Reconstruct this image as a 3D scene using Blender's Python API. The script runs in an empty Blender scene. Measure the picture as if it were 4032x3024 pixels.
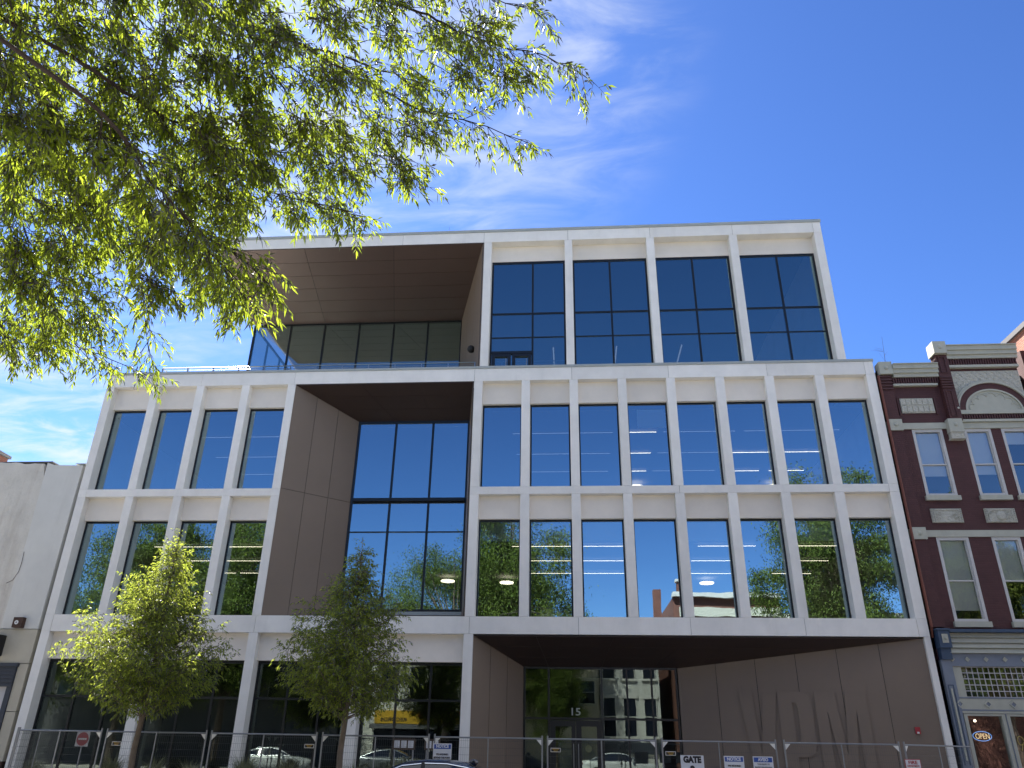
import bpy, math, random
import numpy as np
from mathutils import Vector, Matrix
rnd = random.Random(7)
S = bpy.context.scene
COL = S.collection

# ------------------------------------------------------------------ camera
cam_d = bpy.data.cameras.new('camera'); cam = bpy.data.objects.new('camera', cam_d); COL.objects.link(cam); S.camera = cam
R_ = Vector((0.997189409, 0.073235427, 0.015806791)); U_ = Vector((0.017208184, -0.429217649, 0.903037147)); F_ = Vector((-0.072918864, 0.900227073, 0.429271542))
cam.matrix_world = Matrix(((R_.x, U_.x, -F_.x, 1.4398), (R_.y, U_.y, -F_.y, -25.8646), (R_.z, U_.z, -F_.z, 1.6), (0, 0, 0, 1)))
cam_d.sensor_fit = 'HORIZONTAL'; cam_d.sensor_width = 36.0; cam_d.lens = 2998.79 / 4032 * 36
cam_d.clip_start = 0.05; cam_d.clip_end = 3000
# ------------------------------------------------------------------ light
SUN_AZ, SUN_EL = math.radians(-38), math.radians(52)          # azimuth clockwise from +Y
w = bpy.data.worlds.new('World'); S.world = w; w.use_nodes = True
S.view_settings.view_transform = 'Standard'; S.view_settings.look = 'None'; S.view_settings.gamma = 1
S.view_settings.exposure = 2.05
sun_d = bpy.data.lights.new('sun', 'SUN'); sun_d.energy = 4.8; sun_d.angle = math.radians(0.5); sun_d.color = (1, .94, .85)
sun = bpy.data.objects.new('sun', sun_d); COL.objects.link(sun)
sdir = Vector((math.sin(SUN_AZ) * math.cos(SUN_EL), math.cos(SUN_AZ) * math.cos(SUN_EL), math.sin(SUN_EL)))
sun.rotation_euler = sdir.to_track_quat('Z', 'Y').to_euler(); sun.location = (-20, 20, 40)

def world():
    nt = w.node_tree; N = nt.nodes; L = nt.links; N.clear()
    out = N.new('ShaderNodeOutputWorld'); bg = N.new('ShaderNodeBackground'); bg.inputs[1].default_value = 0.08
    sky = N.new('ShaderNodeTexSky'); sky.sky_type = 'NISHITA'; sky.sun_disc = False
    sky.sun_elevation = SUN_EL; sky.sun_rotation = SUN_AZ; sky.air_density = 1.0; sky.dust_density = 0.25; sky.ozone_density = 2.5
    tint = N.new('ShaderNodeMix'); tint.data_type = 'RGBA'; tint.blend_type = 'MULTIPLY'; tint.inputs[0].default_value = 1
    gm = N.new('ShaderNodeGamma'); gm.inputs[1].default_value = 1.35; L.new(sky.outputs[0], gm.inputs[0]); L.new(gm.outputs[0], tint.inputs[6]); tint.inputs[7].default_value = (0.238, 0.293, 0.385, 1)
    tc = N.new('ShaderNodeTexCoord')
    sep = N.new('ShaderNodeSeparateXYZ'); L.new(tc.outputs['Generated'], sep.inputs[0])
    def M(op, a, b=None, c=None, clamp=False):
        n = N.new('ShaderNodeMath'); n.operation = op; n.use_clamp = clamp
        for i, v in enumerate((a, b, c)):
            if v is None: continue
            if isinstance(v, (int, float)): n.inputs[i].default_value = v
            else: L.new(v, n.inputs[i])
        return n.outputs[0]
    dz = M('ADD', M('MAXIMUM', sep.outputs[2], 0.0), 0.12)
    cx = M('DIVIDE', sep.outputs[0], dz); cy = M('DIVIDE', sep.outputs[1], dz)
    cmb = N.new('ShaderNodeCombineXYZ'); L.new(cx, cmb.inputs[0]); L.new(cy, cmb.inputs[1])
    mp = N.new('ShaderNodeMapping'); mp.inputs['Rotation'].default_value = (0, 0, 0.9); mp.inputs['Scale'].default_value = (.9, 2.0, 1)
    L.new(cmb.outputs[0], mp.inputs[0])
    n1 = N.new('ShaderNodeTexNoise'); n1.inputs['Scale'].default_value = 5.5; n1.inputs['Detail'].default_value = 12; n1.inputs['Roughness'].default_value = .58; n1.inputs['Distortion'].default_value = .55
    L.new(mp.outputs[0], n1.inputs[0])
    n2 = N.new('ShaderNodeTexNoise'); n2.inputs['Scale'].default_value = 1.1; n2.inputs['Detail'].default_value = 3
    L.new(cmb.outputs[0], n2.inputs[0])
    tot = None
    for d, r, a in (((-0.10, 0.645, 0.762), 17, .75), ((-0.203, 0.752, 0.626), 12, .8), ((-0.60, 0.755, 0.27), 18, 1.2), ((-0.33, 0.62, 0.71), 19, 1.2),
                    ((0.06, 0.63, 0.775), 7, .4), ((-0.50, 0.74, 0.45), 11, .5), ((0, -.3, .95), 38, 6), ((-.95, -.22, .2), 38, 6), ((.95, -.2, .25), 44, 6)):  # wide strong masks: unseen bright clouds added as fill light for the shaded facade
        vm = N.new('ShaderNodeVectorMath'); vm.operation = 'DOT_PRODUCT'; L.new(tc.outputs['Generated'], vm.inputs[0])
        vm.inputs[1].default_value = Vector(d).normalized()
        mr = N.new('ShaderNodeMapRange'); mr.interpolation_type = 'SMOOTHSTEP'
        mr.inputs[1].default_value = math.cos(math.radians(r)); mr.inputs[2].default_value = 1; mr.inputs[3].default_value = 0; mr.inputs[4].default_value = a
        L.new(vm.outputs['Value'], mr.inputs[0])
        tot = mr.outputs[0] if tot is None else M('MAXIMUM', tot, mr.outputs[0])
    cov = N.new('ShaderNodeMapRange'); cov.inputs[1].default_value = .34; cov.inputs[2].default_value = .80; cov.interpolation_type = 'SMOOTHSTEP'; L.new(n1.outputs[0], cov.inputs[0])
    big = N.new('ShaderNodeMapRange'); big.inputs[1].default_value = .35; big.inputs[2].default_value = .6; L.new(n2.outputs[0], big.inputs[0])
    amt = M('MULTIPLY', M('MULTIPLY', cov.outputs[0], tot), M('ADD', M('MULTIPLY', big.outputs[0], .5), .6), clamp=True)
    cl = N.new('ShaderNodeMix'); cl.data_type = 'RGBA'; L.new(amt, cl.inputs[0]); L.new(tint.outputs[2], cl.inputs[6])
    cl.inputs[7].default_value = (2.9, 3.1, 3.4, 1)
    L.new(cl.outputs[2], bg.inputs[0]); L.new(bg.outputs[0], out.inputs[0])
world()

# ------------------------------------------------------------------ materials
MAT = {}
TONE = ()
def mat(name, col, rough=.6, metal=0, spec=.5, noise=None, bump=None, emit=None, brick=None, streak=None):
    """noise=(scale, amount[, contrast]); bump=(scale, strength, dist); brick=(w,h,mortar,strength); streak=(scale,amount,colour)"""
    m = bpy.data.materials.new(name); m.use_nodes = True; MAT[name] = m
    nt = m.node_tree; N = nt.nodes; L = nt.links; b = N['Principled BSDF']
    b.inputs['Base Color'].default_value = (*col, 1); b.inputs['Roughness'].default_value = rough; b.inputs['Metallic'].default_value = metal
    b.inputs['Specular IOR Level'].default_value = spec
    tc = N.new('ShaderNodeTexCoord')
    src = None
    if noise:
        n = N.new('ShaderNodeTexNoise'); n.inputs['Scale'].default_value = noise[0]; n.inputs['Detail'].default_value = 8; n.inputs['Roughness'].default_value = .65
        L.new(tc.outputs['Object'], n.inputs[0])
        mr = N.new('ShaderNodeMapRange'); mr.inputs[1].default_value = .3; mr.inputs[2].default_value = .7; mr.inputs[3].default_value = 1 - noise[1]; mr.inputs[4].default_value = 1 + noise[1]
        L.new(n.outputs[0], mr.inputs[0])
        mx = N.new('ShaderNodeMix'); mx.data_type = 'RGBA'; mx.blend_type = 'MULTIPLY'; mx.inputs[0].default_value = 1
        mx.inputs[6].default_value = (*col, 1); L.new(mr.outputs[0], mx.inputs[7]); src = mx.outputs[2]
    if streak:
        mp = N.new('ShaderNodeMapping'); mp.inputs['Scale'].default_value = (streak[0], streak[0], streak[0] * .12); L.new(tc.outputs['Object'], mp.inputs[0])
        n = N.new('ShaderNodeTexNoise'); n.inputs['Scale'].default_value = 1; n.inputs['Detail'].default_value = 6; n.inputs['Roughness'].default_value = .7; L.new(mp.outputs[0], n.inputs[0])
        mr = N.new('ShaderNodeMapRange'); mr.inputs[1].default_value = .52; mr.inputs[2].default_value = .78; mr.inputs[3].default_value = 0; mr.inputs[4].default_value = streak[1]
        L.new(n.outputs[0], mr.inputs[0])
        mx = N.new('ShaderNodeMix'); mx.data_type = 'RGBA'; L.new(mr.outputs[0], mx.inputs[0])
        if src is not None: L.new(src, mx.inputs[6])
        else: mx.inputs[6].default_value = (*col, 1)
        mx.inputs[7].default_value = (*streak[2], 1); src = mx.outputs[2]
    hgt = None
    if brick:
        sp = N.new('ShaderNodeSeparateXYZ'); L.new(tc.outputs['Object'], sp.inputs[0])
        ad = N.new('ShaderNodeMath'); ad.operation = 'ADD'; L.new(sp.outputs[0], ad.inputs[0]); L.new(sp.outputs[1], ad.inputs[1])
        cb = N.new('ShaderNodeCombineXYZ'); L.new(ad.outputs[0], cb.inputs[0]); L.new(sp.outputs[2], cb.inputs[1])
        bt = N.new('ShaderNodeTexBrick'); L.new(cb.outputs[0], bt.inputs[0])
        bt.inputs['Scale'].default_value = 1; bt.inputs['Brick Width'].default_value = brick[0]; bt.inputs['Row Height'].default_value = brick[1]; bt.inputs['Mortar Size'].default_value = brick[2]
        bt.inputs['Mortar Smooth'].default_value = .3
        c1 = brick[4] if len(brick) > 4 else (1, 1, 1); c2 = brick[5] if len(brick) > 5 else (.82, .8, .8); cm = brick[6] if len(brick) > 6 else (.75, .75, .75)
        bt.inputs['Color1'].default_value = (*c1, 1); bt.inputs['Color2'].default_value = (*c2, 1); bt.inputs['Mortar'].default_value = (*cm, 1)
        mx = N.new('ShaderNodeMix'); mx.data_type = 'RGBA'; mx.blend_type = 'MULTIPLY'; mx.inputs[0].default_value = 1
        if src is not None: L.new(src, mx.inputs[6])
        else: mx.inputs[6].default_value = (*col, 1)
        L.new(bt.outputs[0], mx.inputs[7]); src = mx.outputs[2]
        inv = N.new('ShaderNodeMath'); inv.operation = 'SUBTRACT'; inv.inputs[0].default_value = 1; L.new(bt.outputs['Fac'], inv.inputs[1])
        bp = N.new('ShaderNodeBump'); bp.inputs['Strength'].default_value = brick[3]; bp.inputs['Distance'].default_value = .01; L.new(inv.outputs[0], bp.inputs['Height']); hgt = bp.outputs[0]
    if bump:
        n = N.new('ShaderNodeTexNoise'); n.inputs['Scale'].default_value = bump[0]; n.inputs['Detail'].default_value = 6; L.new(tc.outputs['Object'], n.inputs[0])
        bp = N.new('ShaderNodeBump'); bp.inputs['Strength'].default_value = bump[1]; bp.inputs['Distance'].default_value = bump[2]; L.new(n.outputs[0], bp.inputs['Height'])
        if hgt is not None: L.new(hgt, bp.inputs['Normal'])
        hgt = bp.outputs[0]
    if hgt is not None: L.new(hgt, b.inputs['Normal'])
    if name in TONE:
        oi = N.new('ShaderNodeObjectInfo'); mr = N.new('ShaderNodeMapRange'); mr.inputs[3].default_value = .93; mr.inputs[4].default_value = 1.04; L.new(oi.outputs['Random'], mr.inputs[0])
        mx = N.new('ShaderNodeMix'); mx.data_type = 'RGBA'; mx.blend_type = 'MULTIPLY'; mx.inputs[0].default_value = 1
        if src is not None: L.new(src, mx.inputs[6])
        else: mx.inputs[6].default_value = (*col, 1)
        L.new(mr.outputs[0], mx.inputs[7]); src = mx.outputs[2]
    if src is not None: L.new(src, b.inputs['Base Color'])
    if emit:
        b.inputs['Emission Color'].default_value = (*emit[0], 1); b.inputs['Emission Strength'].default_value = emit[1]
    return m
TONE = ('precast', 'precast_back', 'bronze', 'soffit_bronze')
mat('precast', (.82, .795, .75), .75, noise=(1.1, .07), bump=(30, .15, .004), streak=(1.3, .22, (.42, .39, .34)))
mat('precast_back', (.82, .75, .66), .8, noise=(.9, .06), bump=(25, .15, .004))
mat('joint', (.20, .195, .19), .9)
mat('coping', (.36, .38, .36), .45, noise=(2, .06))
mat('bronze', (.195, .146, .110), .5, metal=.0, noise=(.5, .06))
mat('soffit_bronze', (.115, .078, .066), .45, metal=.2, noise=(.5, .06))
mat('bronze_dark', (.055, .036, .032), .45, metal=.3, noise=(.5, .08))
mat('frame', (.010, .012, .015), .35, metal=.2)
mat('steel', (.30, .32, .34), .3, metal=.8)
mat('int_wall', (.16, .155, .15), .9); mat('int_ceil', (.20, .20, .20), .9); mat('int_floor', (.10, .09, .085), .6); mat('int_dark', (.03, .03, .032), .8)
mat('shade', (.85, .86, .86), .9)
mat('lamp', (1, 1, 1), .5, emit=((1, .86, .66), 1.35)); mat('lamp_dim', (.6, .6, .6), .5, emit=((.75, .8, .9), .14))
mat('concrete', (.47, .45, .41), .85, noise=(1.5, .12), bump=(12, .2, .01))
mat('asphalt', (.12, .118, .112), .85, noise=(3, .2), bump=(40, .4, .01))
mat('paint_white', (.62, .62, .60), .6, noise=(4, .12)); mat('paint_yellow', (.55, .38, .05), .6, noise=(4, .12))
mat('soil', (.06, .045, .03), .95, noise=(5, .3)); mat('ground', (.12, .115, .10), .9, noise=(.3, .2))
mat('maroon', (.076, .025, .026), .7, noise=(2, .1), brick=(.21, .075, .008, .5, (1, 1, 1), (.86, .84, .84), (.82, .82, .82)))
mat('maroon_flat', (.068, .024, .025), .7, noise=(2, .1))
mat('cream', (.42, .42, .355), .65, noise=(3, .07), streak=(3, .3, (.27, .26, .21)))
mat('relief', (.46, .45, .39), .8, noise=(14, .12), bump=(11, 1.0, .05))
mat('copper', (.17, .055, .035), .45, metal=.4, noise=(4, .2))
mat('blue_paint', (.175, .205, .26), .5, noise=(3, .08)); mat('blue_dark', (.035, .065, .12), .5, noise=(3, .1))
mat('white_trim', (.52, .51, .50), .55, noise=(4, .08)); mat('black', (.008, .008, .009), .6)
mat('stucco', (.60, .57, .51), .9, noise=(1.2, .1), bump=(5, .8, .05), streak=(1.6, .55, (.30, .24, .18)))
mat('stucco_smooth', (.62, .61, .57), .85, noise=(.8, .06), bump=(14, .2, .01), streak=(1.0, .35, (.38, .36, .33)))
mat('stone_cream', (.50, .455, .36), .8, noise=(2, .06), bump=(14, .2, .01), streak=(2, .3, (.36, .28, .2)))
mat('dark_blue', (.03, .037, .055), .5); mat('panel_white', (.56, .54, .55), .6)
mat('rust', (.06, .03, .02), .8, noise=(8, .3))
mat('red_brick', (.34, .12, .07), .8, noise=(3, .15), brick=(.22, .075, .01, .8, (1, 1, 1), (.65, .6, .6), (1.3, 2.2, 3)))
mat('dark_brick', (.15, .06, .045), .85, noise=(3, .2), brick=(.22, .075, .01, .8))
mat('white_brick', (.60, .60, .585), .75, noise=(2, .06), brick=(.22, .075, .008, .5))
mat('slate', (.10, .10, .11), .7); mat('roofing', (.10, .10, .10), .9)
mat('galv', (.26, .27, .29), .4, metal=.6); mat('wire', (.09, .095, .10), .5, metal=.3); mat('faded_red', (.20, .035, .04), .6); mat('faded_white', (.34, .34, .34), .6); mat('plate_white', (.72, .72, .70), .5); mat('sign_white', (.66, .68, .74), .45); mat('sign_blue', (.018, .075, .36), .45); mat('sign_ink', (.012, .012, .02), .5)
mat('sign_red', (.40, .03, .035), .5); mat('sign_yellow', (.55, .33, .025), .5); mat('gold', (.55, .42, .12), .5); mat('red', (.35, .02, .03), .45)
mat('neon', (.9, .6, .2), .5, emit=((1, .75, .45), .28)); mat('neon_blue', (.1, .2, .4), .5, emit=((.15, .35, .8), .35))
mat('car_blue', (.010, .016, .045), .22, spec=.8); mat('car_white', (.62, .63, .65), .25, spec=.7); mat('car_grey', (.22, .23, .25), .25, metal=.5)
for k in ('car_blue', 'car_white', 'car_grey'):
    b = MAT[k].node_tree.nodes['Principled BSDF']; b.inputs['Coat Weight'].default_value = .8; b.inputs['Coat Roughness'].default_value = .03
mat('chrome', (.75, .77, .8), .12, metal=1); mat('car_glass', (.012, .016, .03), .03, spec=.9); mat('tyre', (.02, .02, .02), .9); mat('rim', (.4, .4, .42), .3, metal=.9)
mat('lens', (.7, .7, .7), .1); mat('tail', (.3, .01, .01), .2)
mat('bark', (.085, .062, .048), .9, noise=(6, .3), bump=(14, .8, .02)); mat('bark_young', (.16, .125, .095), .9, noise=(8, .2), bump=(22, .6, .01)); mat('bark_dark', (.032, .022, .02), .9, noise=(6, .3))
mat('grass', (.16, .17, .08), .8, noise=(3, .3))

def leaf_mat(name, c1, c2, tr, gl=.32):
    m = bpy.data.materials.new(name); m.use_nodes = True; MAT[name] = m
    nt = m.node_tree; N = nt.nodes; L = nt.links; N.clear()
    out = N.new('ShaderNodeOutputMaterial'); at = N.new('ShaderNodeAttribute'); at.attribute_name = 'tint'
    mx = N.new('ShaderNodeMix'); mx.data_type = 'RGBA'; L.new(at.outputs['Fac'], mx.inputs[0]); mx.inputs[6].default_value = (*c1, 1); mx.inputs[7].default_value = (*c2, 1)
    mt = N.new('ShaderNodeMix'); mt.data_type = 'RGBA'; mt.blend_type = 'MULTIPLY'; mt.inputs[0].default_value = 1; L.new(mx.outputs[2], mt.inputs[6]); mt.inputs[7].default_value = (*tr, 1)
    d = N.new('ShaderNodeBsdfDiffuse'); L.new(mx.outputs[2], d.inputs[0])
    t = N.new('ShaderNodeBsdfTranslucent'); L.new(mt.outputs[2], t.inputs[0])
    g = N.new('ShaderNodeBsdfGlossy'); g.inputs['Roughness'].default_value = .5; g.inputs[0].default_value = (gl, gl, gl, 1)
    a = N.new('ShaderNodeAddShader'); L.new(d.outputs[0], a.inputs[0]); L.new(t.outputs[0], a.inputs[1])
    fr = N.new('ShaderNodeFresnel'); fr.inputs[0].default_value = 1.42
    s = N.new('ShaderNodeMixShader'); L.new(fr.outputs[0], s.inputs[0]); L.new(a.outputs[0], s.inputs[1]); L.new(g.outputs[0], s.inputs[2])
    L.new(s.outputs[0], out.inputs[0])
leaf_mat('leaf', (.042, .061, .010), (.095, .124, .016), (2.8, 2.6, 1.4), .22)
leaf_mat('leaf_young', (.058, .080, .018), (.125, .15, .034), (2.5, 2.35, 1.4), .14)
leaf_mat('leaf_far', (.045, .070, .018), (.105, .135, .032), (1.3, 1.3, .8), .03)

def glass_mat(name, refl, tint, fac, warp=.0):
    m = bpy.data.materials.new(name); m.use_nodes = True; MAT[name] = m
    nt = m.node_tree; N = nt.nodes; L = nt.links; N.clear()
    out = N.new('ShaderNodeOutputMaterial')
    g = N.new('ShaderNodeBsdfGlossy'); g.inputs['Roughness'].default_value = 0; g.inputs[0].default_value = (*refl, 1)
    t = N.new('ShaderNodeBsdfTransparent'); t.inputs[0].default_value = (*tint, 1)
    fr = N.new('ShaderNodeFresnel'); fr.inputs[0].default_value = 1.45
    mr = N.new('ShaderNodeMapRange'); mr.inputs[1].default_value = 0.03; mr.inputs[2].default_value = 1; mr.inputs[3].default_value = fac; mr.inputs[4].default_value = 1; L.new(fr.outputs[0], mr.inputs[0])
    s = N.new('ShaderNodeMixShader'); L.new(mr.outputs[0], s.inputs[0]); L.new(t.outputs[0], s.inputs[1]); L.new(g.outputs[0], s.inputs[2]); L.new(s.outputs[0], out.inputs[0])
    if warp:
        tc = N.new('ShaderNodeTexCoord'); n = N.new('ShaderNodeTexNoise'); n.inputs['Scale'].default_value = .75; n.inputs['Detail'].default_value = 2; L.new(tc.outputs['Object'], n.inputs[0])
        bp = N.new('ShaderNodeBump'); bp.inputs['Strength'].default_value = 1; bp.inputs['Distance'].default_value = warp; L.new(n.outputs[0], bp.inputs['Height']); L.new(bp.outputs[0], g.inputs['Normal'])
glass_mat('glass', (.70, .90, .96), (.50, .54, .52), .46, .0022)
glass_mat('glass_upper', (.58, .80, .80), (.42, .46, .46), .42, .0018)
glass_mat('glass_shop', (.66, .80, .74), (.50, .55, .50), .13, .0008)
glass_mat('glass_sash', (.85, .9, .9), (.8, .82, .8), .22, .004)
glass_mat('glass_clear', (.8, .95, 1), (.72, .86, .90), .06, .0)

# ------------------------------------------------------------------ mesh helper
class MB:
    def __init__(s): s.v = []; s.f = []
    def add(s, vs, fs):
        o = len(s.v); s.v += [tuple(v) for v in vs]; s.f += [tuple(i + o for i in f) for f in fs]; return s
    def box(s, x0, x1, y0, y1, z0, z1):
        return s.add([(x0, y0, z0), (x1, y0, z0), (x1, y1, z0), (x0, y1, z0), (x0, y0, z1), (x1, y0, z1), (x1, y1, z1), (x0, y1, z1)],
                     [(0, 3, 2, 1), (4, 5, 6, 7), (0, 1, 5, 4), (1, 2, 6, 5), (2, 3, 7, 6), (3, 0, 4, 7)])
    def prism(s, pts, d):
        """closed planar polygon pts (3D), extruded by vector d"""
        n = len(pts); P = [Vector(p) for p in pts]; Q = [p + Vector(d) for p in P]
        return s.add(P + Q, [tuple(range(n))[::-1], tuple(range(n, 2 * n))] + [(i, (i + 1) % n, n + (i + 1) % n, n + i) for i in range(n)])
    def quad(s, a, b, c, d): return s.add([a, b, c, d], [(0, 1, 2, 3)])
    def tube(s, pts, r, n=6, cap=True):
        pts = [Vector(p) for p in pts]; m = len(pts)
        rs = r if isinstance(r, (list, tuple)) else [r] * m
        t0 = (pts[1] - pts[0]).normalized(); a = t0.orthogonal().normalized(); vs = []
        for i, p in enumerate(pts):
            t = (pts[min(i + 1, m - 1)] - pts[max(i - 1, 0)]).normalized(); a = (a - t * a.dot(t))
            a = a.normalized() if a.length > 1e-6 else t.orthogonal().normalized(); b = t.cross(a)
            vs += [p + (a * math.cos(2 * math.pi * k / n) + b * math.sin(2 * math.pi * k / n)) * rs[i] for k in range(n)]
        fs = [(i * n + k, i * n + (k + 1) % n, (i + 1) * n + (k + 1) % n, (i + 1) * n + k) for i in range(m - 1) for k in range(n)]
        if cap: fs += [tuple(range(n))[::-1], tuple(range((m - 1) * n, m * n))]
        return s.add(vs, fs)
    def sphere(s, c, r, n=10, m=6, sc=(1, 1, 1)):
        vs = [(c[0], c[1], c[2] + r * sc[2])]
        for i in range(1, m):
            th = math.pi * i / m
            vs += [(c[0] + r * sc[0] * math.sin(th) * math.cos(2 * math.pi * k / n), c[1] + r * sc[1] * math.sin(th) * math.sin(2 * math.pi * k / n), c[2] + r * sc[2] * math.cos(th)) for k in range(n)]
        vs.append((c[0], c[1], c[2] - r * sc[2])); L = len(vs) - 1
        fs = [(0, 1 + k, 1 + (k + 1) % n) for k in range(n)] + [(L, L - n + (k + 1) % n, L - n + k) for k in range(n)]
        fs += [(1 + i * n + k, 1 + (i + 1) * n + k, 1 + (i + 1) * n + (k + 1) % n, 1 + i * n + (k + 1) % n) for i in range(m - 2) for k in range(n)]
        return s.add(vs, fs)
    def obj(s, name, material, parent=None, loc=(0, 0, 0), rz=0, smooth=False):
        me = bpy.data.meshes.new(name); me.from_pydata([tuple(v) for v in s.v], [], s.f); me.update()
        me.materials.append(MAT[material])
        if smooth: me.polygons.foreach_set('use_smooth', [True] * len(me.polygons))
        o = bpy.data.objects.new(name, me); COL.objects.link(o); o.location = loc; o.rotation_euler = (0, 0, rz)
        if parent is not None: o.parent = parent
        return o
def box(name, m, x0, x1, y0, y1, z0, z1, parent=None): return MB().box(x0, x1, y0, y1, z0, z1).obj(name, m, parent)
def tag(o, label=None, cat=None, group=None, kind=None):
    if label: o['label'] = label
    if cat: o['category'] = cat
    if group: o['group'] = group
    if kind: o['kind'] = kind
    return o
def thing(name, label, cat, loc=(0, 0, 0), rz=0, group=None):
    o = bpy.data.objects.new(name, None); COL.objects.link(o); o.location = loc; o.rotation_euler = (0, 0, rz); o.empty_display_size = .3
    return tag(o, label, cat, group)
def copy_tree(o, parent=None):
    c = o.copy(); COL.objects.link(c)
    if parent is not None: c.parent = parent
    for ch in o.children: copy_tree(ch, c)
    return c
_txt = {}
def text_geo(s, bold=0.0, extrude=.01):
    key = (s, bold, extrude)
    if key in _txt: return _txt[key]
    cu = bpy.data.curves.new('lettering', 'FONT'); cu.body = s; cu.align_x = 'CENTER'; cu.align_y = 'CENTER'; cu.size = 1; cu.offset = bold; cu.extrude = extrude; cu.resolution_u = 3
    o = bpy.data.objects.new('lettering', cu); COL.objects.link(o); bpy.context.view_layer.update()
    me = o.to_mesh(); vs = [tuple(v.co) for v in me.vertices]; fs = [tuple(p.vertices) for p in me.polygons]
    o.to_mesh_clear(); bpy.data.objects.remove(o); bpy.data.curves.remove(cu)
    _txt[key] = (vs, fs); return vs, fs
def text(mb, s, c, width, height, bold=.02, ext=.004, ax=(1, 0, 0), mirror=False):
    """lettering fitted in width x height (height = cap height), standing in the plane of ax and z, facing the side of ax x z"""
    vs, fs = text_geo(s, bold, .01); x = [v[0] for v in vs]; y = [v[1] for v in vs]
    sx = width / (max(x) - min(x)); sy = height / (max(y) - min(y)); cx = (max(x) + min(x)) / 2; cy = (max(y) + min(y)) / 2
    ax = Vector(ax).normalized(); nrm = ax.cross(Vector((0, 0, 1)))
    mb.add([Vector(c) + ax * ((v[0] - cx) * sx) + Vector((0, 0, (v[1] - cy) * sy)) + nrm * (v[2] / .01 * ext) for v in vs], fs)

# ------------------------------------------------------------------ ground, road
def struct(o): o['kind'] = 'structure'; return o
struct(box('ground', 'ground', -900, 900, -900, 900, -1.2, -.60))
struct(box('road', 'asphalt', -300, 300, -24, -7.2, -.6, -.10))
struct(box('sidewalk', 'concrete', -300, 300, -7.04, 14, -.6, 0))
struct(box('sidewalk_far', 'concrete', -300, 300, -33, -24.16, -.6, 0)).name = 'opposite_sidewalk'
struct(box('kerb', 'concrete', -300, 300, -7.2, -7.04, -.6, .003)); struct(box('opposite_kerb', 'concrete', -300, 300, -24.16, -24, -.6, .003))
mk = MB()
for i in range(-30, 31):
    mk.box(i * 6, i * 6 + 3, -12.76, -12.64, -.10, -.096); mk.box(i * 6, i * 6 + 3, -18.46, -18.34, -.10, -.096)
struct(mk.obj('lane_marking', 'paint_white'))
mk = MB(); mk.box(-300, 300, -15.72, -15.62, -.10, -.096); mk.box(-300, 300, -15.5, -15.4, -.10, -.096); struct(mk.obj('centre_line', 'paint_yellow'))
mk = MB()
for i in range(-40, 41): mk.box(i * 1.5 - .006, i * 1.5 + .006, -7.0, -.02, 0, .0035)
struct(mk.obj('paving_joint', 'joint'))

# ------------------------------------------------------------------ the office building
B = thing('office_building', 'modern pale concrete grid office building with blue reflecting windows and bronze recesses', 'building')
W = .45                                             # glass plane
ZB1, ZB1t, ZM, ZMt, ZT, ZTt, ZC = 4.90, 5.45, 9.635, 9.91, 14.085, 14.60, 14.70
XL, XR = -16.64, 12.64
g = .006
PR = [(-2.09, -1.775)] + [(-1.775 + 1.797 * k - .315, -1.775 + 1.797 * k) for k in range(1, 8)] + [(12.32, 12.64)]
PL = [(XL, -16.33)] + [(-14.79 + 1.822 * k, -14.79 + 1.822 * k + .30) for k in range(3)] + [(-9.33, -9.025)]
def beam(x0, x1, z0, z1, joints, y1=.6, y0=0):
    xs = [x0] + [j for j in joints if x0 < j < x1] + [x1]
    for a, b in zip(xs[:-1], xs[1:]):
        box('beam', 'precast', a + (g if a != x0 else 0), b - (g if b != x1 else 0), y0, y1, z0, z1, B)
    box('joint_backing', 'joint', x0 + .02, x1 - .02, y0 + .018, y1 - .02, z0 + .02, z1 - .02, B)
beam(XL, XR, ZB1, ZB1t, [-16.33, -9.18, -1.93, 1.66, 5.26, 8.86, 12.32])
beam(XL, -9.025, ZM, ZMt, [-16.33], y1=.5); beam(-2.09, XR, ZM, ZMt, [5.26, 12.32], y1=.5)
beam(XL, XR, ZT, ZTt, [-16.33, -12.82, -9.10, -2.09, 1.60, 5.20, 8.80, 12.32])
def pier(x0, x1, z0, z1, y1=.62): return box('pier', 'precast', x0, x1, .0012, y1, z0 + g, z1 - g, B)
for x0, x1 in PR + PL:
    pier(x0, x1, ZB1t, ZM, ); pier(x0, x1, ZMt, ZT)
for x0, x1 in ((XL, -16.33), (-12.95, -12.63), (-9.34, -9.025), (-5.72, -5.40), (-2.10, -1.79), (12.45, 12.64)):
    pier(x0, x1, 0, ZB1)
def spandrel(x0, x1, z0, z1, y0=.28, y1=.56): box('spandrel', 'precast_back', x0, x1, y0, y1, z0, z1, B)
def window(x0, x1, z0, z1, y=W, xs=(), zs=(), fw=.055, parent=None, gl='glass', d=.10, thin=()):
    m = MB(); f = fw
    m.box(x0, x0 + f, y - .03, y + d, z0, z1); m.box(x1 - f, x1, y - .03, y + d, z0, z1)
    m.box(x0 + f, x1 - f, y - .028, y + d, z0, z0 + f); m.box(x0 + f, x1 - f, y - .028, y + d, z1 - f * 1.3, z1)
    for x in xs: m.box(x - f * .5, x + f * .5, y - .032, y + d - .01, z0 + f, z1 - f * 1.3)
    for z in zs:
        h = f * (.28 if z in thin else .5); m.box(x0 + f, x1 - f, y - .026, y + d - .02, z - h, z + h)
    o = m.obj('window', 'frame', B if parent is None else parent)
    p = MB().quad((x0 + f, y, z0 + f), (x1 - f, y, z0 + f), (x1 - f, y, z1 - f * 1.3), (x0 + f, y, z1 - f * 1.3)).obj('pane', gl, o)
    return o
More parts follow.
